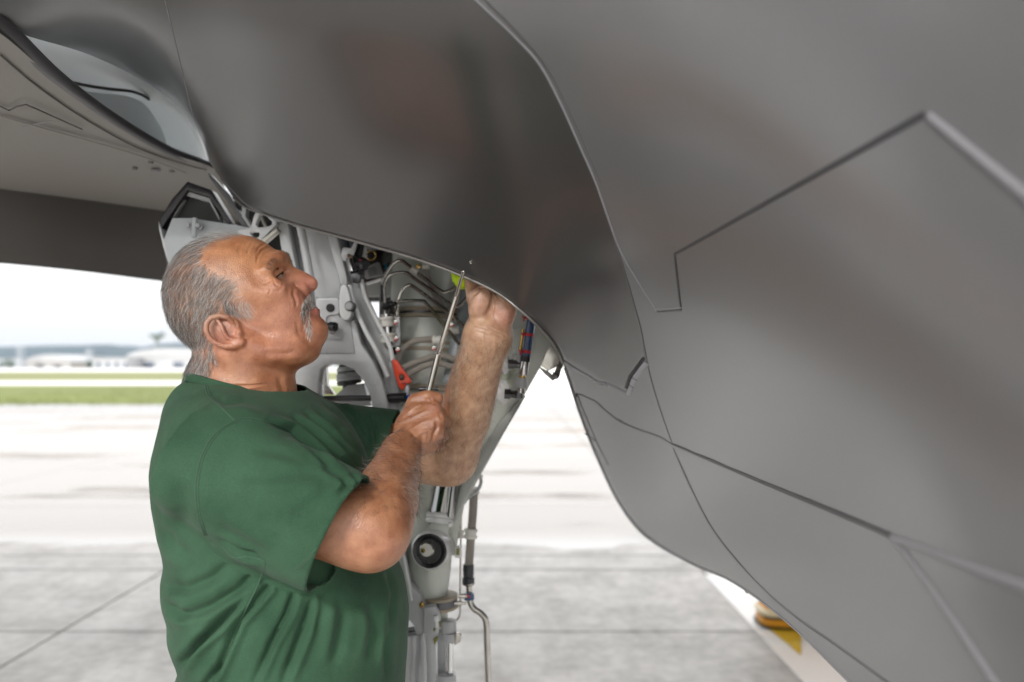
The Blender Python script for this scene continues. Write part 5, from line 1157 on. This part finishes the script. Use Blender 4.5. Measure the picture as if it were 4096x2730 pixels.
# ------------------------------------------------------------------ hair, as strands
def hair_mat(name, col, rough=.45, var=.5):
    m = bpy.data.materials.new(name); m.use_nodes = True; n = m.node_tree.nodes; L = m.node_tree.links; b = n['Principled BSDF']
    hi_ = n.new('ShaderNodeHairInfo'); rp = n.new('ShaderNodeValToRGB'); e = rp.color_ramp.elements
    e[0].color = (*[c*(1-var) for c in col], 1); e[1].color = (*[min(1, c*(1+var)) for c in col], 1); L.new(hi_.outputs['Random'], rp.inputs[0]); L.new(rp.outputs[0], b.inputs['Base Color'])
    b.inputs['Roughness'].default_value = rough; b.inputs['Specular IOR Level'].default_value = .35; return m
def strands(name, roots, dirs, lens, m, parent, nseg=6, rad=.00013, curl=.15, droop=0., lift=None, seed=0):
    rg = np.random.default_rng(seed); n = len(roots); pts = np.zeros((n, nseg+1, 3)); pts[:, 0] = roots; d = dirs/np.linalg.norm(dirs, axis=1, keepdims=True)
    spin = rg.normal(0, 1, (n, 3)); step = (lens/nseg)[:, None]
    for k in range(nseg):
        d = d+curl*(spin*.35+rg.normal(0, .5, (n, 3)))/1.0+np.array([0, 0, -droop]); 
        if lift is not None and k >= 1: d = d-lift*np.clip(np.sum(d*lift, 1, keepdims=True), 0, 1)*.5
        d /= np.linalg.norm(d, axis=1, keepdims=True); pts[:, k+1] = pts[:, k]+d*step
    hc = bpy.data.hair_curves.new(name); hc.add_curves([nseg+1]*n)
    hc.attributes['position'].data.foreach_set('vector', pts.astype(F32).ravel())
    ra = hc.attributes.get('radius') or hc.attributes.new('radius', 'FLOAT', 'POINT')
    r = np.tile(np.linspace(1, .35, nseg+1), (n, 1))*rad*rg.uniform(.7, 1.3, (n, 1)); ra.data.foreach_set('value', r.astype(F32).ravel())
    hc.materials.append(m); return link(bpy.data.objects.new(name, hc), parent)
# local head coordinates (px, py as seen square-on, so that both sides match)
HWW = (DM-BV[:, 1])/HS; HD = np.maximum(DM-np.abs(HWW)*HS, .5); HX = CX+(BV[:, 0]+.22*HS*np.maximum(-HWW, 0))/HD*FPX; HYY = HY-(BV[:, 2]-CZ)/HD*FPX
HP = np.stack([HX, HYY], 1); headv = (np.abs(HWW) < 66) & (HYY < 400) & (HX < 335) & (HX > 150) & (BV[:, 1] < 1.27)
hair_poly = FC([(800,150),(640,195),(500,190),(350,300),(200,430),(150,650),(150,900),(220,1100),(350,1180),(370,1400),(480,1405),(620,1345),(690,1180),(680,1120),(600,1030),(560,960),(545,900),(590,855),(690,850),(790,905),(850,905),(900,850),(950,790),(900,700),(860,620),(800,550),(700,505),(610,460),(560,390),(570,300),(660,230),(800,200)])
def pick(mask, n, seed):
    rg = np.random.default_rng(seed); i = np.nonzero(mask)[0]; i = rg.choice(i, n, replace=len(i) < n); return i
hm = headv & (inpoly(HP, hair_poly) & ~((HYY > 346) & (HX > 206+12*np.random.default_rng(9).random(len(HX))))) & ((np.abs(HWW) < 39) | (((HX-224)/22)**2+((HYY-331)/18.5)**2 > 1))
def flow(i):
    """combing direction in (x, z): back over the top, down behind the ear, forward-down at the temple"""
    x, y = HX[i], HYY[i]; ang = np.interp(x, [160, 190, 215, 240, 252], [-100, -108, -122, -150, -190])
    ang = np.where(y > 345, -75, ang); ang = np.where((x > 222) & (y > 296), np.interp(y, [290, 305, 318], [-150, -60, -25]), ang); ang = np.where(y < 262, np.interp(x, [170, 200, 240], [-125, -150, -185]), ang)
    a = np.radians(ang); return np.stack([np.cos(a), np.zeros(len(x)), np.sin(a)], 1)
def tangent(v, n): t = v-n*np.sum(v*n, 1, keepdims=True); return t/(np.linalg.norm(t, axis=1, keepdims=True)+1e-9)
def headhair(name, mask, n, m, L0, L1, seed, lift=.35, rad=.00013, curl=.14, lo=.1):
    i = pick(mask, n, seed); rg = np.random.default_rng(seed+1); nn = BN[i]; d = tangent(flow(i), nn)+nn*rg.uniform(lo, lift, (n, 1))+rg.normal(0, .14, (n, 3))
    return strands(name, BV[i]-nn*.0006, d, rg.uniform(L0, L1, n), m, person, 6, rad, curl, .04, nn, seed+2)
M_HD = hair_mat('hair_dark', (.115,.10,.092), .4, .6); M_HG = hair_mat('hair_grey', (.36,.35,.34), .4, .4); M_HW = hair_mat('hair_white', (.70,.69,.68), .4, .25)
top = HYY < 268
headhair('hair', hm & (HX < 236) & ~(top & (HX > 215)), 9000, M_HD, .012, .022, 11)
headhair('hair', hm, 6500, M_HG, .012, .022, 12); headhair('hair', hm & (HX > 196), 4500, M_HW, .010, .020, 13); headhair('hair', hm & (HX < 200), 1300, M_HW, .012, .022, 14)
napem = hm & (HYY > 340) & (HX < 209+8*np.random.default_rng(8).random(len(HX))**2); headhair('hair', napem, 1900, M_HG, .005, .009, 17, 1.2, .00013, .2, .7); headhair('hair', napem, 800, M_HD, .005, .009, 18, 1.2, .00013, .2, .7)
headhair('hair', headv & inpoly(HP, FC([(640,195),(850,165),(900,195),(700,260),(600,330),(560,300)])), 500, M_HG, .015, .035, 15, 1.0, .00011, .22)
headhair('hair', headv & inpoly(HP, FC([(700,505),(860,520),(900,620),(960,800),(860,640),(760,560)])), 250, M_HW, .008, .014, 16, .3, .0001)
mo = FC([(1432,675),(1500,690),(1500,740),(1478,780),(1440,830),(1432,880),(1458,960),(1460,1015),(1435,1050),(1406,1020),(1394,940),(1378,880),(1362,815),(1372,750)])
mm = headv & inpoly(HP, mo) & (np.abs(HWW) < 30)
i = pick(mm, 1000, 21); rg = np.random.default_rng(22); y = HYY[i]; dirm = np.stack([np.interp(y, [294, 306, 316, 340], [.25, -.15, .05, .15]), .25*np.sign(-HWW[i]), np.full(len(i), -1.)], 1)
strands('moustache', BV[i]-BN[i]*.0004, tangent(dirm, BN[i])+BN[i]*rg.uniform(.25, .95, (len(i), 1))+rg.normal(0, .30, (len(i), 3)), rg.uniform(.005, .009, len(i)), hair_mat('moustache_white', (.72,.70,.67), .4, .3), person, 5, .00022, .2, .06, BN[i], 23)
i = pick(mm, 520, 24); y = HYY[i]; dirm = np.stack([np.full(len(i), .0), np.zeros(len(i)), np.full(len(i), -1.)], 1)
strands('moustache', BV[i], tangent(dirm, BN[i])+BN[i]*.4+np.random.default_rng(3).normal(0, .15, (len(i), 3)), np.full(len(i), .0075), M_HD, person, 5, .00018, .12, .06, BN[i], 25)
br = FC([(1085,470),(1100,420),(1150,385),(1185,395),(1175,430),(1120,490)]); bm_ = headv & (inpoly(HP, br)) & (np.abs(HWW) > 8) | (headv & inpoly(HP, FC([(1170,300),(1260,300),(1260,420),(1190,400)])) & (HWW < 0))
i = pick(bm_, 420, 31); rg = np.random.default_rng(32); de = np.stack([np.full(len(i), -.5), -.9*np.sign(HWW[i]), np.full(len(i), .35)], 1)
strands('eyebrow', BV[i], tangent(de, BN[i])+BN[i]*rg.uniform(.2, .6, (len(i), 1))+rg.normal(0, .15, (len(i), 3)), rg.uniform(.006, .011, len(i)), hair_mat('brow_hair', (.09,.08,.075), .4, .9), person, 5, .00013, .12, 0, BN[i], 33)
def arm_hair(mask, n, flowdir, m, L0, L1, seed, rad=.00009):
    i = pick(mask, n, seed); rg = np.random.default_rng(seed+1); f = np.tile(np.array(flowdir, float), (n, 1))
    strands('arm_hair', BV[i], tangent(f, BN[i])+BN[i]*rg.uniform(.25, .8, (n, 1))+rg.normal(0, .3, (n, 3)), rg.uniform(L0, L1, n), m, person, 5, rad, .3, .03, None, seed+2)
M_AH = hair_mat('arm_hair_dark', (.05,.032,.022), .45, .5); M_AHG = hair_mat('arm_hair_grey', (.42,.38,.34), .4, .4)
fa = isN & (BP[:, 1] > 425) & (BP[:, 1] < 535) & (BP[:, 0] > 355); 
arm_hair(fa & (BP[:, 1] < 515), 1500, (-.4, .2, -.9), M_AH, .008, .016, 41, .00013); arm_hair(fa & (BP[:, 1] < 500), 350, (-.4, 0, -.9), M_AHG, .010, .018, 44, .00013)
arm_hair(isN & (BP[:, 1] > 402) & (BP[:, 1] <= 440) & (BP[:, 0] < 436), 420, (-.8, 0, -.5), M_AH, .005, .010, 47, .00011)
ff = isF & (BP[:, 1] > 338) & (BP[:, 1] < 480) & (BP[:, 0] > 430)
arm_hair(ff, 1150, (-.3, .1, -.9), M_AH, .008, .015, 51, .00012); arm_hair(ff & (BN[:, 0] < -.3), 700, (-.8, 0, -.5), M_AHG, .008, .015, 53, .00012)

# ------------------------------------------------------------------ T-shirt
LV = [(372,212,272,.052),(380,196,286,.066),(388,189,297,.088),(396,184,306,.118),(406,178,316,.155),(418,171,326,.178),(434,161,338,.192),(450,153,348,.198),(466,150,354,.200),(495,151,362,.200),(522,155,368,.197),(540,160,372,.196),(552,161.5,377,.196),(568,158,387,.199),(585,159,394,.202),(603,165.5,397,.205),(620,165,399,.206),(638,173,398,.206),(648,176.5,397,.207),(664,171,397,.207),(682,166,396,.207),(720,165,394,.206),(770,170,388,.203),(830,178,378,.198)]
LV = np.array(LV); fx_ = (DM-.30*LV[:, 3])/DM; LV[:, 1] = CX+(LV[:, 1]-CX)*fx_; LV[:, 2] = CX+(LV[:, 2]-CX)*fx_; lz = CZ-(LV[:, 0]-HY)*HS; lcx = ((LV[:, 1]+LV[:, 2])/2-CX)*HS; lrx = (LV[:, 2]-LV[:, 1])/2*HS; lry = LV[:, 3]
o_ = np.argsort(lz); lz, lcx, lrx, lry = lz[o_], lcx[o_], lrx[o_], lry[o_]
zz = np.linspace(lz[0], lz[-1], 300); ker = np.hanning(11); ker /= ker.sum()
def sm(a): q = np.interp(zz, lz, a); return np.convolve(np.pad(q, 5, 'edge'), ker, 'valid')
TCX, TRX, TRY = sm(lcx), sm(lrx), sm(lry)
def torso(p):
    cx_ = np.interp(p[:, 2], zz, TCX); rx = np.interp(p[:, 2], zz, TRX); ry = np.interp(p[:, 2], zz, TRY)
    a = np.abs((p[:, 0]-cx_)/rx); b = np.abs((p[:, 1]-(DM+.012))/ry); k = (a**2.3+b**2.3)**(1/2.3)
    d = (k-1)*np.minimum(rx, ry)*.85
    return np.maximum(d.astype(F32), np.maximum(p[:, 2]-(CZ-(374-HY)*HS), zz[0]-p[:, 2]).astype(F32))
SA, SB = P(226, 476, 1.005), P(343, 536, .985)
def sleeve_n(p):
    a, b = SA, SB; ab = b-a; L = np.linalg.norm(ab); u = (ab/L).astype(F32); q = p-a.astype(F32); t = q@u; r_ = q-t[:, None]*u
    v = np.array([0, 1, 0], F32); v = v-u*(u@v); v /= np.linalg.norm(v); w_ = np.cross(u, v)
    rr1 = np.interp(t/L, [0, .35, .7, 1, 1.2], [.070, .080, .081, .078, .077]); rr2 = np.interp(t/L, [0, .6, 1.1], [.066, .066, .062])
    k = np.sqrt(((r_@w_)/rr1)**2+((r_@v)/rr2)**2); d = (k-1)*rr2
    return np.maximum(d, np.maximum(-t-.06, t-L-.0)).astype(F32)
def sleeve_f(p): return s_chain(p, [P(285, 440, 1.36), P(335, 447, 1.39), P(420, 452, 1.41)], [.078, .077, .070])
def shirt_sdf(p):
    d = torso(p); d = smin(d, s_chain(p, [P(205, 412, 1.12), P(236, 450, 1.02)], [.045, .05]), .05); d = smin(d, s_cap(p, P(262, 418, 1.25), P(290, 430, 1.35), .05, .055), .04)
    d = smin(d, sleeve_n(p), .012); d = smin(d, sleeve_f(p), .03); return d
SVx, SQ = surface_net([(shirt_sdf, *bb(P(140, 370, 1.17), P(400, 850, 1.17), P(420, 452, 1.41)+np.array([0, .08, 0]), P(240, 470, .90), r=.03))], .0024, 3)
SNx = vnormals(SVx, SQ); SPx = proj(SVx); sf = np.clip(facing(SVx, SNx)*2.2+.1, 0, 1)
up_ax = (SB-SA)/np.linalg.norm(SB-SA); tn = (SVx-SA)@up_ax
hemd = np.dot(P(339, 533, .985)-SA, up_ax)
onS = (sleeve_n(SVx.astype(F32)) < .012) & (tn > .02)
onF = (SVx[:, 1] > 1.28) & (SVx[:, 2] > 1.22) & (sleeve_f(SVx.astype(F32)) < .03)
sd = np.zeros(len(SVx))
def fold(line, w_, amp, mask=None, side=1, ridge=.7):
    d, t, s = pdist(SPx, SC(line)); k = -np.exp(-(d/w_)**2)+ridge*np.exp(-((d*s*side-1.9*w_)/(1.2*w_))**2)+.25*np.exp(-((d*s*side+2.0*w_)/(1.3*w_))**2)
    k *= np.clip(np.minimum(t*4+.1, (1-t)*4+.1), 0, 1)*sf
    k = k*1.7
    sd[:] += amp*k if mask is None else np.where(mask, amp*k, 0)
T_ = ~onS
fold([(700,1030),(600,1150),(500,1265),(430,1430),(350,1600)], 3.2, .0060, T_, -1); fold([(785,1080),(735,1230),(660,1370),(560,1600)], 3.4, .0050, T_, -1); fold([(870,1110),(830,1260),(780,1390),(700,1600)], 4.2, .0055, T_, -1)
fold([(610,990),(500,1110),(350,1200),(180,1260)], 4.5, .0050, T_, -1); fold([(560,1130),(430,1250),(300,1370),(170,1560)], 4.2, .0058, T_, -1); fold([(480,960),(360,1060),(240,1110),(110,1090)], 5, .0040, T_, -1)
fold([(460,1230),(330,1350),(230,1450),(190,1500)], 3.5, .0045, T_, -1); fold([(420,1470),(330,1580),(280,1700)], 3.5, .005, T_, -1); fold([(150,1180),(200,1230),(260,1240)], 4, .004, T_, 1)
fold([(1010,1180),(1000,1300),(960,1500)], 6, .0035, T_); fold([(1140,1180),(1160,1300),(1130,1480)], 5, .0035, T_); fold([(1220,1010),(1250,1130),(1230,1300)], 3.5, .003, T_); fold([(1230,1300),(1215,1420),(1225,1560)], 3, .0025, T_); fold([(920,1050),(900,1180),(870,1330)], 5, .003, T_)
fold([(640,285),(760,330),(870,430),(960,520)], 2.6, .0046, None, -1); fold([(760,265),(880,360),(990,470),(1060,530)], 2.4, .0052, None, -1); fold([(820,240),(940,350),(1040,460),(1110,530)], 2.4, .0052, None, -1)
fold([(860,225),(990,330),(1080,430),(1130,490)], 2.2, .0044, None, -1); fold([(900,190),(1020,290),(1100,400)], 2.0, .0035, None, -1); fold([(960,175),(1060,260),(1140,400)], 2.0, .0036, None, -1); fold([(1080,250),(1130,330),(1150,440)], 1.8, .0034, None, -1); fold([(1140,260),(1165,330),(1170,420)], 1.6, .0030, None, -1)
fold([(350,150),(430,200),(520,190),(620,220)], 4, .0022, T_); fold([(380,860),(480,920),(620,965)], 3.0, .0045, None, 1); fold([(330,850),(430,900),(560,960)], 3.2, .003, T_)
fold([(1050,550),(1085,590),(1070,640),(1010,690)], 2.0, .0038, onS, 1); fold([(1000,565),(1030,600),(980,640)], 2.4, .0026, onS, 1); fold([(900,500),(960,540),(1010,560)], 3, .0022, onS, 1); fold([(430,560),(600,560),(780,545),(900,540)], 6, .0016, onS); fold([(740,770),(860,700),(960,620)], 7, .002, onS); fold([(380,800),(520,880),(640,950)], 7, .003, onS, -1); fold([(560,420),(700,440),(820,480)], 6, .0015, onS)
fold([(200,560),(230,700),(210,860)], 9, .0025, T_); fold([(130,800),(170,900),(280,960)], 6, .003, T_)
# low wide undulation
q = SVx*9; sd += .0016*(np.sin(q[:, 0]*2.1+1.3*np.sin(q[:, 2]*1.7))*np.sin(q[:, 2]*1.9+q[:, 1]*1.3))
SVx = SVx+SNx*sd[:, None]
# open the neck, the sleeves and the waist
rb, rf = H(189, 379.5), H(300, 407); slope = (rf[2]-rb[2])/(rf[0]-rb[0])
def ringz(x): return rb[2]+slope*(x-rb[0])
ncx = (rb[0]+rf[0])/2
kill = (SVx[:, 2] > ringz(SVx[:, 0])+.004) & (np.hypot((SVx[:, 0]-ncx)/.088, (SVx[:, 1]-DM)/.090) < 1.0)
onSl = (sleeve_n(SVx.astype(F32)) < .014)
kill |= onSl & (tn > hemd) & (torso(SVx.astype(F32)) > .0035); kill |= onF & (SVx[:, 0] > P(384, 440, 1.40)[0]+.022+.012*(SVx[:, 2]-1.40)/.07)
kill |= SVx[:, 2] < CZ-(820-HY)*HS
Qk = SQ[~np.any(kill[SQ], 1)]
# straight hems: boundary vertices slide onto the cutting planes
ec_ = {}
used = np.zeros(len(SVx), bool); used[Qk.ravel()] = True
remap = np.cumsum(used)-1; V2 = SVx[used]; Q2 = remap[Qk]
bnd = np.zeros(len(V2), int); E_ = np.sort(np.concatenate([Q2[:, [0, 1]], Q2[:, [1, 2]], Q2[:, [2, 3]], Q2[:, [3, 0]]]), 1); u_, c_n = np.unique(E_, axis=0, return_counts=True); bvi = np.unique(u_[c_n == 1])
tn2 = (V2-SA)@up_ax; sel = bvi[np.abs(tn2[bvi]-hemd) < .006]; V2[sel] += (hemd-tn2[sel])[:, None]*up_ax
M_SHIRT = None
def shirt_material():
    m = bpy.data.materials.new('shirt_cotton'); m.use_nodes = True; n = m.node_tree.nodes; L = m.node_tree.links; b = n['Principled BSDF']
    ge = n.new('ShaderNodeNewGeometry')
    def nz(sc, det=4): q = n.new('ShaderNodeTexNoise'); q.inputs['Scale'].default_value = sc; q.inputs['Detail'].default_value = det; L.new(ge.outputs['Position'], q.inputs['Vector']); return q.outputs['Fac']
    rp = n.new('ShaderNodeValToRGB'); e = rp.color_ramp.elements; e[0].position = .3; e[1].position = .72; e[0].color = (.030, .076, .043, 1); e[1].color = (.052, .120, .070, 1); L.new(nz(14, 8), rp.inputs[0])
    sp = n.new('ShaderNodeValToRGB'); e = sp.color_ramp.elements; e[0].position = .4; e[1].position = .62; e[0].color = (.82, .82, .82, 1); e[1].color = (1.1, 1.1, 1.1, 1); L.new(nz(900, 2), sp.inputs[0])
    mu = n.new('ShaderNodeMix'); mu.data_type = 'RGBA'; mu.blend_type = 'MULTIPLY'; mu.inputs[0].default_value = .8; L.new(rp.outputs[0], mu.inputs[6]); L.new(sp.outputs[0], mu.inputs[7]); L.new(mu.outputs[2], b.inputs['Base Color'])
    b.inputs['Roughness'].default_value = .9; b.inputs['Specular IOR Level'].default_value = .2; b.inputs['Sheen Weight'].default_value = .06; b.inputs['Sheen Roughness'].default_value = .5
    bp = n.new('ShaderNodeBump'); bp.inputs['Strength'].default_value = .5; bp.inputs['Distance'].default_value = .0007; ad = n.new('ShaderNodeMath'); ad.operation = 'ADD'; L.new(nz(700, 3), ad.inputs[0])
    m3 = n.new('ShaderNodeMath'); m3.operation = 'MULTIPLY'; m3.inputs[1].default_value = 3.0; L.new(nz(70, 4), m3.inputs[0]); L.new(m3.outputs[0], ad.inputs[1]); L.new(ad.outputs[0], bp.inputs['Height']); L.new(bp.outputs[0], b.inputs['Normal'])
    return m
M_SHIRT = shirt_material()
shirt = npmesh('t_shirt', V2, Q2, M_SHIRT, person); shirt['label'] = 'faded dark green cotton T-shirt'
so = shirt.modifiers.new('thick', 'SOLIDIFY'); so.thickness = .0028; so.offset = -1; so.use_rim = True
# collar: ribbed band
ring = []
for a in np.linspace(0, 2*math.pi, 61)[:-1]:
    x = ncx+.0815*math.cos(a); y = DM+.004-.083*math.sin(a)*(1-.10*abs(math.cos(a))); ring.append(np.array([x, y, ringz(x)+.004+.006*abs(math.sin(a))]))
cv, cf = [], []; n = len(ring)
for i, p in enumerate(ring):
    o = p-np.array([ncx, DM, p[2]]); o[2] = 0; o /= np.linalg.norm(o); u = np.array([0, 0, 1.])-.35*o; u /= np.linalg.norm(u)
    for (a, b) in ((-.010, -.001), (-.0095, .0028), (-.004, .0036), (.002, .0036), (.0065, .0026), (.0078, .0), (.0062, -.002), (-.008, -.003)): cv.append(p+u*a+o*b)
for i in range(n):
    for k in range(8): cf.append((i*8+k, ((i+1) % n)*8+k, ((i+1) % n)*8+(k+1) % 8, i*8+(k+1) % 8))
meshobj('collar', cv, cf, M_SHIRT, shirt)
# the shirt's side carries on behind the sleeve opening
def side(p): return torso(p)+.003
sv_, sq_ = surface_net([(side, *bb(P(285, 610, 1.0), P(370, 520, 1.0), P(300, 560, 1.12), r=.0))], .006, 1)
cc_ = sv_[sq_].mean(1); fr = np.abs(torso(cc_.astype(F32))+.003) < .004; npmesh('shirt_side', sv_, sq_[fr], M_SHIRT, shirt)
# seams lie on the cloth
SP2 = proj(V2); N2 = vnormals(V2, Q2); vis = facing(V2, N2) > .05
vi = np.nonzero(vis)[0]
SH_T = BVHTree.FromPolygons(V2.tolist(), Q2.tolist())
def on_shirt(x, y):
    o = Vector((0, 0, CZ)); r = PV(x, y, 1.0)-o; h = SH_T.ray_cast(o, r.normalized(), 4)
    if h[0] is None: return None
    n = np.array(h[1]); return np.array(h[0]), n if np.dot(n, np.array(r)) < 0 else -n
M_SEW = mat('seam_thread', (.060,.125,.080), .9, 0, .15, 90)
def sew(line, r=.0007, lift=.0004, off=0):
    L = [on_shirt(*q) for q in crom([np.array(q) for q in SC(line)], 8)]; L = [q for q in L if q is not None]; pts = [a+b*lift for a, b in L]
    for _ in range(2): pts = [pts[0]]+[(pts[k-1]+pts[k]*2+pts[k+1])/4 for k in range(1, len(pts)-1)]+[pts[-1]]
    MB().tube(pts, r, 6).build('seam', M_SEW, shirt)
for o in (0, 11):
    sew([(495+o*.3,278+o),(440,305+o*.6),(375+o,355+o*.4),(318+o,450),(290+o,560),(286+o,660),(300+o,760),(330+o,845)])
    sew([(1080-o,640),(1042-o,722),(975-o,812),(888-o,910),(822-o*.8,982-o*.4),(785-o*.8,1020-o*.4)])
    sew([(332+o,118),(345+o,165),(400+o*.6,215),(475+o*.2,285)], .0006)
sew([(495,276),(560,272),(640,290),(720,320),(770,350)], .0006); sew([(630,975),(590,1090),(540,1190),(490,1300),(440,1430)], .0008); sew([(415,900),(470,955),(540,950),(625,972)], .0006)

# trousers and boots, below the picture
def legs(p):
    d = s_ell(p, P(278, 800, 1.17), (.17, .19, .16))
    for s in (-1, 1):
        x = -.335; d = smin(d, s_chain(p, [(x-.01, DM+s*.10, .86), (x+.02, DM+s*.115, .50), (x-.02, DM+s*.12, .10)], [.105, .082, .072]), .04)
    return np.maximum(d, -p[:, 2]+.07)
tv, tq = surface_net([(legs, np.array([-.56, .93, .06]), np.array([-.12, 1.42, 1.10]))], .009, 2)
npmesh('trousers', tv, tq, mat('trouser_cloth', (.035,.038,.05), .9, 0, .15, 20, bump=.3, bscale=300), person)
for s in (-1, 1):
    def boot(p, s=s):
        d = s_ell(p, (-.29, DM+s*.12, .045), (.15, .052, .05)); d = smin(d, s_cap(p, (-.355, DM+s*.12, .06), (-.355, DM+s*.12, .15), .052, .05), .03); return np.maximum(d, .002-p[:, 2])
    tv, tq = surface_net([(boot, np.array([-.46, DM+s*.12-.08, 0]), np.array([-.12, DM+s*.12+.08, .22]))], .007, 2)
    npmesh('boot', tv, tq, mat('boot_leather', (.02,.016,.012), .45, 0, .2, 30), person)

# ------------------------------------------------------------------ the telescopic rod
rod = tag(empty('telescopic_rod'), 'thin polished telescopic steel rod held in the fist and touching the skin edge', 'tool')
r0, r1, r2, r3 = P(413, 456, 1.272), P(438.4, 353.8, 1.262), P(455.6, 298.3, 1.235), P(463.2, 272.5, 1.212)
M_ROD = mat('rod_steel', (.46,.44,.41), .16, 1, .05, 60, rvar=.03)
MB().rev(r0, r1, [(0,.0050),(.985,.0050),(1,.0046)], 20).build('rod_section', M_ROD, rod); MB().rev(r1, r2, [(0,.0039),(.98,.0039),(1,.0035)], 20).build('rod_section', M_ROD, rod); MB().rev(r2, r3, [(0,.0027),(1,.0027)], 16).build('rod_section', M_ROD, rod)
for a, b, r in ((r1, r2, .0049), (r2, r3, .0037)):
    u = (b-a)/np.linalg.norm(b-a); MB().rev(a-u*.001, a+u*.004, [(0,r),(.8,r),(1,r*.85)], 20).build('rod_collar', M_ROD, rod)
u = (r3-r2)/np.linalg.norm(r3-r2); MB().rev(r3-u*.001, r3+u*.004, [(0,.0034),(.7,.0034),(1,.002)], 16).build('rod_tip', M_ROD, rod)
